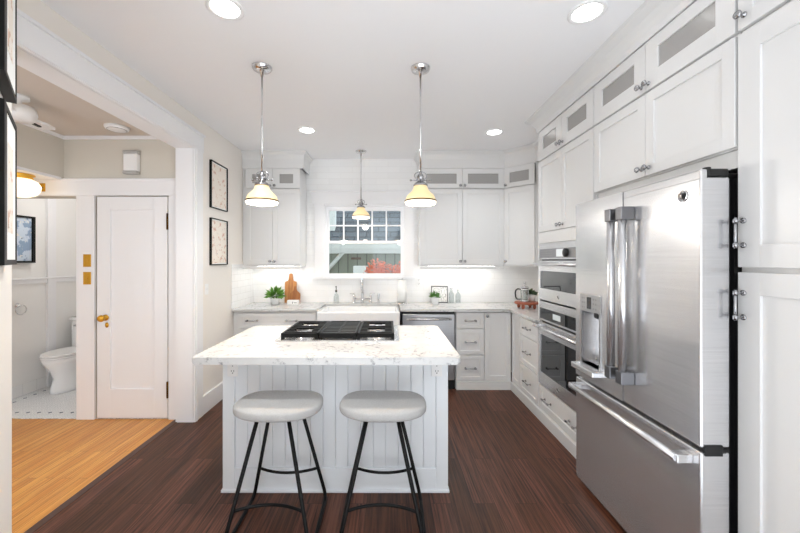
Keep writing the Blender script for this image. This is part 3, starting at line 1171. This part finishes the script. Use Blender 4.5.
m.box(FW - .06, FW + .004, .012, .11, .686, .702, b=.003)
m.box(FW - .002, FW + .005, .015, .085, .672, .716, b=.002)
m.obj('middle_hinge', 'black', fr)

# ------------------------------------------------------------------ island
IX0, IX1 = -1.085, .402
isl = thing('kitchen_island', 'white panelled kitchen island with a veined quartz top', 'island', (-.341, 2.55, 0))
cx, cy = -.341, 2.55
bx0, bx1, by0, by1 = -1.033 - cx, .375 - cx, 2.222 - cy, 2.875 - cy
box('body', 'island', isl, bx0 + .02, bx1 - .02, by0 + .022, by1, .0, .872)
m = MB()
x = bx0 + .075
n = 16
st = (bx1 - bx0 - .15) / n
for k in range(n):
    m.box(x + k * st + .0008, x + (k + 1) * st - .0008, by0 + .006, by0 + .024, .15, .868, b=.0035, seg=1)
m.obj('front_panel', 'island', isl)
m = MB()
m.box(bx0, bx0 + .075, by0, by0 + .024, .0, .872, b=.003)
m.box(bx1 - .075, bx1, by0, by0 + .024, .0, .872, b=.003)
m.box(bx0 + .075, bx1 - .075, by0, by0 + .0225, .0, .15, b=.003)
m.box(bx0, bx0 + .02, by0 + .02, by1, 0, .872, b=.003)
m.box(bx1 - .02, bx1, by0 + .02, by1, 0, .872, b=.003)
m.obj('corner_trim', 'island', isl)
m = MB()
m.box(bx0 - .008, bx1 + .008, by0 - .009, by1 + .002, 0, .018, b=.004)
m.obj('base_moulding', 'island', isl)
m = MB()
m.prism(rrect(IX0 - cx, IX1 - cx, 1.953 - cy, 2.915 - cy, .022), .874, .915, b=.014)
m.obj('countertop', 'quartz', isl)
def outlet(parent, name, px, y, pz, sc=1.0, kind='outlet', material='plastic'):
    m = MB()
    m.box(px - .035 * sc, px + .035 * sc, y - .005, y, pz - .057 * sc, pz + .057 * sc, b=.002)
    o = m.obj(name, material, parent)
    m = MB()
    if kind == 'outlet':
        for s in (-1, 1):
            m.box(px - .009, px - .006, y - .006, y - .0048, pz + s * .022 - .002, pz + s * .022 + .008)
            m.box(px + .006, px + .009, y - .006, y - .0048, pz + s * .022 - .002, pz + s * .022 + .008)
            m.lathe([(.0035, 0), (.0035, -.0012)], (px, y - .0048, pz + s * .022 - .010), n=8, axis='y')
        m.obj('socket_slots', 'black', o)
    else:
        m.box(px - .006, px + .006, y - .012, y - .0045, pz - .012, pz + .012, b=.002)
        m.obj('toggle', material, o)
    return o
outlet(isl, 'outlet', bx0 + .065, by0, .778, .95)
outlet(isl, 'outlet', bx1 - .071, by0, .778, .95)

# cooktop
ck = thing('gas_cooktop', 'stainless gas cooktop with black grates set in the island top', 'cooktop', (-.333, 2.595, .915))
m = MB()
m.prism(rrect(-.408, .408, -.275, .262, .012), .0005, .010, b=.003)
m.obj('tray', 'steel', ck)
def burner(x, y, r):
    m = MB()
    m.lathe([(r * 1.25, .010), (r * 1.2, .014), (r, .016), (r, .036), (r * .8, .042), (.002, .043)], (x, y, 0), n=24)
    return m.obj('burner', 'chrome', ck)
for x, y, r in ((-.26, .12, .034), (-.26, -.12, .04), (0, .0, .05), (.26, .12, .036), (.26, -.12, .03)):
    burner(x, y, r)
def grate(x0, x1, middle=False):
    m = MB()
    zt = .052
    y0, y1 = -.245, .235
    t = .012
    m.box(x0, x1, y0, y0 + .018, .022, zt, b=.003)
    m.box(x0, x1, y1 - .018, y1, .026 if not middle else .022, zt, b=.003)
    m.box(x0, x0 + .016, y0, y1, .026, zt, b=.003)
    m.box(x1 - .016, x1, y0, y1, .026, zt, b=.003)
    for xx in (x0 + .012, x1 - .012):
        for yy in (y0 + .012, y1 - .012):
            m.box(xx - .012, xx + .012, yy - .012, yy + .012, .0102, .03, b=.002)
    if middle:
        k = 9
        for i in range(1, k):
            y = y0 + (y1 - y0) * i / k
            m.box(x0 + .01, x1 - .01, y - .019, y + .019, .036, zt - .004, b=.002)
        m.box(-.008, .008, y0, y1, .034, zt, b=.002)
    else:
        k = 9
        for i in range(1, k):
            y = y0 + (y1 - y0) * i / k
            a, b = x0 + .01, x1 - .01
            mid = (a + b) / 2
            gap = .06 if i in (2, 3, 6, 7) else .0
            if gap:
                m.box(a, mid - gap, y - .009, y + .009, .036, zt, b=.002)
                m.box(mid + gap, b, y - .009, y + .009, .036, zt, b=.002)
            else:
                m.box(a, b, y - .009, y + .009, .036, zt, b=.002)
    return m.obj('grate', 'iron', ck)
grate(-.375, -.128)
grate(-.124, .124, True)
grate(.128, .375)
for k in range(5):
    MB().lathe([(.016, .010), (.016, .026), (.012, .03), (.002, .031)], (-.11 + .055 * k, .249, 0), n=16).obj('knob', 'chrome', ck)

# ------------------------------------------------------------------ stools
def make_stool(loc, rz, label):
    t = thing('bar_stool', label, 'stool', loc, rz, 'bar stools at the island')
    m = MB()
    def warp(p):
        q = p.copy()
        if q.z < 0:
            q.z *= 1.0 + .25 * (1 - (q.x / .245) ** 2)
        q.z += (.018 * (q.x / .245) ** 2 - .012 * max(0, 1 - (q.y / .13) ** 2)) if q.z > 0 else 0
        # front edge rolls down
        return q
    m.ellipsoid((0, .0, .655), .236, .165, .036, .65, .76, 64, 30, warp)
    m.obj('seat', 'fabric', t)
    for sx_ in (-1, 1):
        top_f, top_b = Vector((sx_ * .080, -.11, .628)), Vector((sx_ * .080, .115, .628))
        ft, bt = Vector((sx_ * .219, -.225, .010)), Vector((sx_ * .219, .215, .010))
        m = MB()
        pts = [top_f] + arc(top_f, ft, bt, .035) + arc(ft, bt, top_b, .05) + [top_b]
        m.tube(pts, .0105, 10)
        m.obj('leg_frame', 'blackmetal', t)
        if sx_ < 0:
            fl, bl = (top_f, ft), (top_b, bt)
    for (a, b), s in ((fl, 1), (bl, -1)):
        k = .69
        p = a.lerp(b, k)
        pts = []
        for i in range(13):
            u = -1 + 2 * i / 12
            pts.append((p.x * -u, p.y + s * .05 * (1 - u * u), p.z))
        m = MB()
        m.tube(pts, .008, 10)
        m.obj('foot_rail', 'blackmetal', t)
    m = MB()
    m.box(-.085, .085, -.085, .09, .606, .616, b=.003)
    m.obj('seat_plate', 'blackmetal', t)
    return t
st1 = make_stool((-.596, 1.955, 0), 0, 'grey upholstered stool with black sled legs, the one nearer the hall opening')
copy_tree(st1, (-.027, 1.955, 0), -.02, 'grey upholstered stool with black sled legs, the one nearer the fridge')

# ------------------------------------------------------------------ pendants
def pendant(x, y, zshade, label, watts=PEND):
    t = thing('pendant_lamp', label, 'pendant lamp', (x, y, zshade), 0, 'chrome pendants with cream glass shades')
    up = ZC - zshade
    MB().lathe([(.066, up), (.066, up - .008), (.058, up - .012), (.058, up - .020), (.03, up - .026), (.012, up - .032), (.010, up - .06)], (0, 0, 0), n=32).obj('ceiling_rose', 'chrome', t)
    MB().tube([(0, 0, .205), (0, 0, up - .03)], .0065, 12).obj('rod', 'chrome', t)
    m = MB()
    m.lathe([(.048, .118), (.05, .125), (.036, .14), (.02, .148), (.018, .165), (.024, .17), (.02, .19), (.010, .205), (.008, .215)], (0, 0, 0))
    for s in (-1, 1):
        pts = [(s * .042 * math.sin(a) if a < PI else 0, 0, .160 + .048 * (1 - math.cos(a)) / 2 * 1.15) for a in [PI * k / 10 for k in range(11)]]
        m.tube(pts, .0035, 8)
        m.tube([(s * .02, 0, .158), (s * .066, 0, .158)], .003, 8)
        m.lathe([(.001, -.008), (.007, -.004), (.007, .004), (.001, .008)], (s * .066, 0, .158), n=10, axis='x')
        m.tube([(0, s * .02, .158), (0, s * .05, .158)], .003, 8)
    m.obj('cage_fitter', 'nickel', t)
    m = MB()
    m.lathe([(.040, .122), (.046, .112), (.051, .098), (.059, .084), (.072, .071), (.085, .060), (.094, .047), (.101, .032), (.105, .018), (.106, .012), (.103, .012), (.098, .032), (.090, .047), (.08, .058), (.067, .069), (.054, .082), (.046, .098), (.039, .115)], (0, 0, 0), n=40, cap=False)
    sh = m.obj('shade', 'shade', t)
    m = MB()
    m.lathe([(.107, .021), (.1085, .018), (.1085, .015), (.107, .012)], (0, 0, 0), n=40, cap=False)
    m.obj('shade_band', 'bronze', sh)
    m = MB()
    m.lathe([(.105, .012), (.106, .004), (.100, -.004), (.094, -.005), (.098, .004), (.10, .012)], (0, 0, 0), n=40, cap=False)
    m.obj('shade_rim', 'shade_rim', sh)
    MB().lathe([(.001, .020), (.02, .024), (.030, .045), (.026, .07), (.014, .095), (.014, .115)], (0, 0, 0), n=20).obj('bulb', 'bulb', t)
    ld_ = bpy.data.lights.new('pendant_bulb', 'POINT')
    ld_.energy = watts
    ld_.shadow_soft_size = .05
    ld_.color = (1, .97, .92)
    lo_ = bpy.data.objects.new('pendant_bulb', ld_)
    COL.objects.link(lo_)
    lo_.parent = t
    lo_.location = (0, 0, -.03)
    return t
M['bulb'] = emit('bulb_glow', 'fff0d4', 5.0)
pendant(-.849, 2.40, 1.832, 'cream glass pendant over the island end nearer the hall opening')
pendant(.220, 2.41, 1.832, 'cream glass pendant over the island end nearer the fridge')
pendant(-.322, 4.25, 1.955, 'cream glass pendant hanging in front of the window over the sink', PEND * .3)

# recessed lights
def downlight(x, y, label, watts=SPOT):
    t = thing('recessed_light', label, 'ceiling light', (x, y, ZC), 0, 'round recessed ceiling lights')
    MB().lathe([(.092, -.0005), (.094, -.004), (.086, -.007), (.072, -.006), (.070, -.0008)], (0, 0, 0), n=36, cap=False).obj('trim_ring', 'plastic', t)
    MB().lathe([(.071, -.001), (.070, -.0045), (.002, -.0055)], (0, 0, 0), n=36).obj('lens', 'lens', t)
    ld_ = bpy.data.lights.new('recessed_lamp', 'SPOT')
    ld_.energy = watts
    ld_.spot_size = math.radians(120)
    ld_.spot_blend = .8
    ld_.shadow_soft_size = .065
    ld_.color = (.97, 1, 1)
    lo_ = bpy.data.objects.new('recessed_lamp', ld_)
    COL.objects.link(lo_)
    lo_.parent = t
    lo_.location = (0, 0, -.012)
downlight(-.84, 1.836, 'round recessed ceiling light nearest the hall opening header')
downlight(1.043, 1.866, 'round recessed ceiling light above the fridge, near its glass fronted cabinets', SPOT * .05)
downlight(-.81, 3.56, 'round recessed ceiling light near the wall cabinet left of the window', SPOT * .55)
downlight(-.84, -.15, 'unseen round recessed light added for brightness behind the viewer, hall side')  # extra lamp out of view, added to brighten the room
downlight(1.08, 3.616, 'round recessed ceiling light near the diagonal corner cabinet', SPOT * .45)

# ------------------------------------------------------------------ left wall pictures, switch
def framed(name, label, group, loc, rot, wd, ht, dp, fw, art, matw, cat='picture'):
    """hangs on a wall: local x along the wall, y = 0 the wall plane, -y outwards, z up from the lower edge"""
    t = thing(name, label, cat, loc, rot, group)
    m = MB()
    m.box(-wd / 2, -wd / 2 + fw, -dp, 0, 0, ht)
    m.box(wd / 2 - fw, wd / 2, -dp, 0, 0, ht)
    m.box(-wd / 2 + fw, wd / 2 - fw, -dp, 0, 0, fw)
    m.box(-wd / 2 + fw, wd / 2 - fw, -dp, 0, ht - fw, ht)
    m.obj('frame', 'frameblack', t)
    if matw:
        m = MB()
        m.box(-wd / 2 + fw, wd / 2 - fw, -dp * .45, -dp * .3, fw, ht - fw)
        m.obj('mount', 'paper', t)
    box('print', art, t, -wd / 2 + fw + matw, wd / 2 - fw - matw, -dp * .52, -dp * .4, fw + matw, ht - fw - matw)
    return t
L90 = PI / 2
PR = 'botanical prints on the kitchen wall'
framed('framed_print', 'black framed botanical print, upper of two beside the opening', PR, (XL, 3.645, 1.965), L90, .355, .465, .022, .008, 'art_warm', .012)
framed('framed_print', 'black framed botanical print, lower of two beside the opening', PR, (XL, 3.645, 1.40), L90, .355, .465, .022, .008, 'art_cool', .012)
def near_pic(z, ht, label, tdist):
    c = P0 + dv * tdist
    t = thing('framed_picture', label, 'picture', (c.x, c.y, z), math.atan2(dv.y, dv.x), 'framed pictures on the slanted wall')
    hw = .145
    m = MB()
    dp, fw = .030, .05
    m.box(-hw, -hw + fw, -dp, -.001, 0, ht)
    m.box(hw - .009, hw, -dp, -.001, 0, ht)
    m.box(-hw + fw, hw - .009, -dp, -.001, 0, .016)
    m.box(-hw + fw, hw - .009, -dp, -.001, ht - .016, ht)
    m.obj('frame', 'frameblack', t)
    box('mount', 'paper', t, -hw + fw, hw - .009, -.027, -.002, .016, ht - .016)
    box('print', 'art_warm', t, -.05, .06, -.0285, -.0268, .1, ht - .1)
near_pic(1.435, .470, 'black framed picture at the left edge, the lower of two on the slanted wall', .145)
near_pic(1.985, .470, 'black framed picture at the left edge, the upper of two on the slanted wall', .145)
sw_ = thing('light_switch', 'white light switch on the wall under the botanical prints', 'light switch', (XL, 3.41, 1.17), L90)
outlet(sw_, 'plate', 0, 0, 0, .9, 'switch')
so = thing('wall_outlet', 'white outlet plate on the slanted wall at the left edge', 'outlet', (P0.x + dv.x * -.01, P0.y + dv.y * -.01, 1.185), math.atan2(dv.y, dv.x))
outlet(so, 'plate', 0, 0, 0, 1.0)

# ------------------------------------------------------------------ hall things
for zz, lab in ((1.445, 'brass switch plate beside the closet door, the upper of two'), (1.285, 'brass switch plate beside the closet door, the lower of two')):
    t = thing('switch_plate', lab, 'switch plate', (-2.728, HY - .02, zz), 0, 'brass switch plates')
    outlet(t, 'plate', 0, 0, 0, 1.0, 'switch', 'brass')
bp = thing('brass_vent', 'brass grille plate on the white band above the bathroom opening', 'grille', (-3.19, HY - .022, 2.07))
m = MB()
m.box(-.085, .085, -.006, 0, 0, .075, b=.002)
m.obj('plate', 'brass', bp)
m = MB()
for k in range(9):
    m.lathe([(.006, -.006), (.006, -.0075), (.002, -.008)], (-.064 + .016 * k, 0, .037), n=8, axis='y')
m.obj('grille_holes', 'bronze', bp)
chime = thing('door_chime', 'white box chime with chrome ends high on the hall wall', 'door chime', (-2.322, HY, 2.225))
box('cover', 'plastic', chime, -.062, .062, -.05, 0, .03, .185, b=.008)
m = MB()
m.box(-.066, .066, -.056, -.002, 0, .03, b=.010)
m.obj('end_cap', 'capgrey', chime)
m = MB()
m.box(-.066, .066, -.056, -.002, .185, .215, b=.010)
m.obj('end_cap', 'capgrey', chime)
sd = thing('smoke_detector', 'round white smoke detector on the hall ceiling', 'smoke detector', (-2.30, 3.02, 2.58))
MB().lathe([(.09, 0), (.09, -.012), (.083, -.022), (.06, -.03), (.002, -.031)], (0, 0, 0), n=32).obj('housing', 'plastic', sd)
MB().lathe([(.0715, -.0255), (.0705, -.0285), (.068, -.0285)], (0, 0, 0), n=32, cap=False).obj('vent_ring', 'nickel', sd)
gl = thing('globe_light', 'lit white glass globe with brass collar under the alcove ceiling', 'ceiling light', (-3.10, 3.01, 2.175))
MB().lathe([(.085, 0), (.088, -.01), (.07, -.02), (.075, -.028), (.075, -.04)], (0, 0, 0), n=32).obj('collar', 'brass', gl)
MB().lathe([(.07, -.04), (.105, -.06), (.125, -.095), (.12, -.135), (.095, -.17), (.05, -.192), (.002, -.198)], (0, 0, 0), n=32).obj('globe', 'globe', gl)

fan = thing('ceiling_fan', 'white fan like fixture near the hall ceiling, half hidden behind pictures', 'fan', (-2.546, 2.45, 2.58))
MB().lathe([(.06, 0), (.06, -.02), (.02, -.03), (.02, -.07), (.09, -.075), (.10, -.12), (.08, -.165), (.002, -.17)], (0, 0, 0), n=28).obj('motor', 'plastic', fan)
for k, deg in enumerate((100, 280)):
    R = Matrix.Rotation(math.radians(deg), 4, 'Z')
    m = MB()
    m.prism([(.08, -.05), (.14, -.045), (.17, -.062), (.26, -.055), (.27, -.045), (.27, .045), (.26, .055), (.17, .062), (.14, .045), (.08, .05)], -.138, -.120, b=.003)
    b_o = m.obj('blade', 'plastic', fan, R)
    m = MB()
    m.box(.09, .19, -.012, .012, -.148, -.1385, b=.002)
    m.obj('blade_arm', 'black', b_o, R)

# ------------------------------------------------------------------ bathroom things
to = thing('toilet', 'white toilet with closed lid on the bathroom tile floor', 'toilet', (-3.60, 4.02, .004))
m = MB()
def ov2(ry0, ry1, rx, z):     # egg outline; front is -y
    out = []
    for k in range(28):
        a = 2 * PI * k / 28
        s = math.sin(a)
        out.append((rx * math.cos(a), (ry1 if s > 0 else -ry0 * -1) * s if s > 0 else ry0 * s, z))
    return out
secs = [ov2(.20, .24, .125, 0), ov2(.195, .24, .115, .05), ov2(.16, .22, .10, .15), ov2(.20, .22, .13, .25), ov2(.265, .24, .18, .34), ov2(.275, .25, .188, .385)]
rings = [[m.bm.verts.new(p) for p in s] for s in secs]
for a, b in zip(rings, rings[1:]):
    for k in range(28):
        f = m.bm.faces.new((a[k], a[(k + 1) % 28], b[(k + 1) % 28], b[k])); f.smooth = True
m.bm.faces.new(rings[0][::-1]); m.bm.faces.new(rings[-1])
m.obj('bowl', 'white', to)
m = MB()
m.prism([p[:2] for p in ov2(.285, .20, .19, 0)], .387, .405, b=.006)
m.obj('seat', 'white', to)
m = MB()
m.prism([p[:2] for p in ov2(.285, .20, .19, 0)], .408, .430, b=.008)
m.obj('lid', 'white', to)
m = MB()
m.box(-.225, .225, .27, .47, .36, .72, b=.02, seg=3)
m.box(-.10, .10, .20, .40, .25, .38, b=.02)
tk = m.obj('tank', 'white', to)
box('tank_lid', 'white', tk, -.24, .24, .255, .475, .72, .755, b=.01)
m = MB()
m.tube([(-.17, .27, .66), (-.17, .255, .66), (-.11, .25, .65)], .007)
m.obj('flush_lever', 'chrome', tk)

bpz = thing('framed_picture', 'black framed blue grey picture on the bathroom wall', 'picture', (BXL, 3.70, 1.42), L90)
m = MB()
for a in ((-.20, -.17, 0, .50), (.17, .20, 0, .50)):
    m.box(a[0], a[1], -.05, 0, a[2], a[3])
m.box(-.17, .17, -.05, 0, 0, .02)
m.box(-.17, .17, -.05, 0, .48, .50)
m.obj('frame', 'frameblack', bpz)
box('print', 'art_bath', bpz, -.17, .17, -.035, -.02, .02, .48)
trg = thing('towel_ring', 'chrome towel ring on the bathroom wall', 'towel ring', (BXL, 3.75, .97), L90)
MB().lathe([(.022, 0), (.022, -.008), (.010, -.012), (.008, -.04)], (0, 0, 0), axis='y').obj('mount', 'chrome', trg)
m = MB()
m.tube([(.055 * math.sin(2 * PI * k / 24), -.045, -.045 + .05 * math.cos(2 * PI * k / 24)) for k in range(25)], .005)
m.obj('ring', 'chrome', trg)

# ------------------------------------------------------------------ counter things
CZ = .9055
def leaf_ball(m, c, r, n, s, rnd, flat=.7, droop=0.):
    for i in range(n):
        d = Vector((rnd.gauss(0, 1), rnd.gauss(0, 1), abs(rnd.gauss(0, 1)) * flat)).normalized()
        a = Vector(c) + d * r * .25
        l = r * rnd.uniform(.7, 1.15)
        b = Vector(c) + d * l - Vector((0, 0, droop * l * (1 - d.z)))
        u = (b - a).normalized()
        v = u.cross(Vector((rnd.gauss(0, 1), rnd.gauss(0, 1), 1))).normalized() * s
        mid = a.lerp(b, .65)
        m.quad(a, mid + v, b, mid - v)

def potted(name, label, x, y, pot_r, pot_h, r, n, leafm, s, droop=0., flat=.8):
    t = thing(name, label, 'plant', (x, y, CZ))
    MB().lathe([(pot_r * .85, 0), (pot_r, pot_h * .95), (pot_r, pot_h), (pot_r * .88, pot_h), (pot_r * .86, pot_h * .9), (.002, pot_h * .88)], (0, 0, 0), n=28).obj('pot', 'white', t)
    MB().lathe([(pot_r * .86, pot_h * .9), (pot_r * .5, pot_h * .96), (.002, pot_h * .97)], (0, 0, 0), n=20).obj('soil', 'soil', t)
    m = MB()
    leaf_ball(m, (0, 0, pot_h), r, n, s, random.Random(hash(label) % 97 if False else len(label)), flat, droop)
    m.obj('foliage', leafm, t)
potted('potted_plant', 'leafy bright green plant in white pot beside the cutting boards', -1.385, 4.36, .055, .10, .135, 130, 'leaf_light', .016, .25)
potted('potted_succulent', 'spiky green plant in white pot before the small framed print', .575, 4.36, .048, .085, .085, 110, 'leaf', .006, .0, 1.2)

cb = thing('cutting_board', 'large wooden cutting board with handle leaning on the tile wall', 'cutting board', (-1.245, 4.545, CZ))
m = MB()
out = [(-.075, 0), (.075, 0), (.075, .255), (.065, .27), (.035, .275), (.024, .295), (.022, .36), (.012, .372), (-.012, .372), (-.022, .36), (-.024, .295), (-.035, .275), (-.065, .27), (-.075, .255)]
m.prism(out, -.009, .009, b=.003, axis='y')
o = m.obj('board', 'acacia', cb, Matrix.Rotation(math.radians(-4), 4, 'X'))
cb2 = thing('paddle_board', 'small rounded wooden paddle board leaning on the larger cutting board', 'cutting board', (-1.175, 4.50, CZ))
m = MB()
out = []
for k in range(20):
    a = math.radians(-70 + 0 + 360 * k / 20 * .0)
pts = [(-.062, 0), (.062, 0), (.066, .09), (.062, .12), (.045, .138), (.024, .15), (.015, .165), (.013, .205), (.006, .212), (-.006, .212), (-.013, .205), (-.015, .165), (-.024, .15), (-.045, .138), (-.062, .12), (-.066, .09)]
m.prism(pts, -.008, .008, b=.003, axis='y')
m.obj('board', 'walnutish', cb2, Matrix.Rotation(math.radians(-5), 4, 'X'))
bx_ = thing('salt_box', 'small white box with a dark mark before the cutting boards', 'box', (-1.165, 4.38, CZ))
box('body', 'marble', bx_, -.07, .07, -.03, .03, 0, .042, b=.004)
box('lid', 'marble', bx_, -.07, .07, -.03, .03, .0425, .052, b=.003)
m = MB()
m.box(-.006, .0, -.0312, -.0298, .010, .034)
m.box(.012, .050, -.0312, -.0298, .018, .024)
m.obj('printed_mark', 'black', bx_)

sb = thing('soap_bottle', 'clear soap bottle with black pump left of the faucet', 'soap bottle', (-.655, 4.50, CZ))
MB().lathe([(.032, 0), (.034, .01), (.034, .075), (.028, .10), (.012, .125), (.011, .14)], (0, 0, 0)).obj('bottle', 'bottleglass', sb)
MB().lathe([(.013, .14), (.013, .165), (.005, .168), (.005, .20), (.009, .203), (.009, .213), (.003, .215)], (0, 0, 0), n=16).tube([(0, 0, .208), (0, -.035, .206)], .005).obj('pump', 'black', sb)
pt = thing('paper_towel_holder', 'white paper towel roll on a chrome stand right of the sink', 'paper towel holder', (.175, 4.44, CZ))
MB().lathe([(.07, 0), (.07, .008), (.02, .012), (.008, .02), (.006, .30), (.011, .305), (.011, .318), (.002, .32)], (0, 0, 0)).obj('stand', 'chrome', pt)
MB().lathe([(.018, .022), (.055, .022), (.055, .295), (.018, .295), (.018, .022)], (0, 0, 0), n=32, cap=False).obj('paper_roll', 'paper', pt)
sp2 = thing('framed_print', 'small grey speckled print in dark frame standing on the worktop', 'picture', (.655, 4.52, CZ), 0)
m = MB()
for a in ((-.105, -.095, 0, .215), (.095, .105, 0, .215), (-.095, .095, 0, .012), (-.095, .095, .203, .215)):
    m.box(a[0], a[1], -.008, .008, a[2], a[3])
RX6 = Matrix.Rotation(math.radians(-6), 4, 'X')
m.obj('frame', mat('grey_frame', '55565a', .4), sp2, RX6)
MB().box(-.095, .095, -.004, .004, .012, .203).obj('print', 'art_dots', sp2, RX6)
for dx, hh, lab in ((.80, .19, 'taller clear glass bottle beside the small framed print'), (.885, .17, 'shorter clear glass bottle beside the small framed print')):
    t = thing('glass_bottle', lab, 'bottle', (dx, 4.50, CZ), 0, 'clear glass bottles on the worktop')
    MB().lathe([(.03, 0), (.032, .01), (.032, hh * .62), (.014, hh * .78), (.013, hh * .93)], (0, 0, 0)).obj('bottle', 'bottleglass', t)
    MB().lathe([(.015, hh * .93), (.017, hh * .96), (.012, hh), (.002, hh + .002)], (0, 0, 0), n=16).obj('stopper', 'chrome', t)
for x, zz, lab in ((.395, 1.17, 'white outlet on the tiled wall between window and speckled print'), (.86, 1.17, 'white outlet on the tiled wall above the clear bottles')):
    t = thing('wall_outlet', lab, 'outlet', (x, YB, zz), 0, 'outlets on the tiled back wall')
    outlet(t, 'plate', 0, 0, 0, 1.0)

ri = thing('wooden_riser', 'reddish round wooden riser on short legs in the counter corner', 'riser', (1.565, 4.02, CZ))
MB().lathe([(.125, .05), (.13, .055), (.13, .07), (.125, .075)], (0, 0, 0), n=40).obj('tray', 'terracotta', ri)
for k in range(4):
    a = PI / 4 + PI / 2 * k
    MB().lathe([(.012, 0), (.02, .02), (.016, .05)], (.09 * math.cos(a), .09 * math.sin(a), 0), n=14).obj('leg', 'terracotta', ri)
RZ = CZ + .0755
fp = thing('french_press', 'glass french press with black handle on the wooden riser', 'french press', (1.53, 3.99, RZ))
MB().lathe([(.040, .012), (.042, .014), (.042, .155), (.040, .155), (.040, .014)], (0, 0, 0), n=28, cap=False).obj('beaker', 'bottleglass', fp)
m = MB()
m.lathe([(.044, 0), (.045, .004), (.045, .022), (.043, .024)], (0, 0, 0), n=28)
m.lathe([(.0445, .135), (.0455, .137), (.0455, .147), (.0445, .149)], (0, 0, 0), n=28, cap=False)
for k in range(4):
    a = PI / 4 + PI / 2 * k
    m.box(.0435 * math.cos(a) - .003, .0435 * math.cos(a) + .003, .0435 * math.sin(a) - .003, .0435 * math.sin(a) + .003, .02, .14)
m.obj('frame', 'chrome', fp)
MB().lathe([(.044, .155), (.045, .165), (.03, .178), (.006, .183), (.004, .20), (.011, .205), (.012, .213), (.008, .222), (.002, .224)], (0, 0, 0), n=28).obj('lid', 'chrome', fp)
m = MB()
m.tube([(-.044, 0, .142), (-.075, -.0, .146), (-.098, -.0, .13), (-.104, 0, .10), (-.098, 0, .05), (-.08, 0, .03), (-.044, 0, .03)], .008)
m.obj('handle', 'black', fp)
t = thing('potted_herb', 'small grey green herb in white pot on the wooden riser', 'plant', (1.635, 4.06, RZ))
MB().lathe([(.036, 0), (.042, .075), (.042, .08), (.037, .08), (.036, .07), (.002, .068)], (0, 0, 0), n=24).obj('pot', 'white', t)
m = MB()
leaf_ball(m, (0, 0, .075), .07, 140, .009, random.Random(11), 1.0, 0)
m.obj('foliage', 'leaf_grey', t)

bpy.context.view_layer.update()
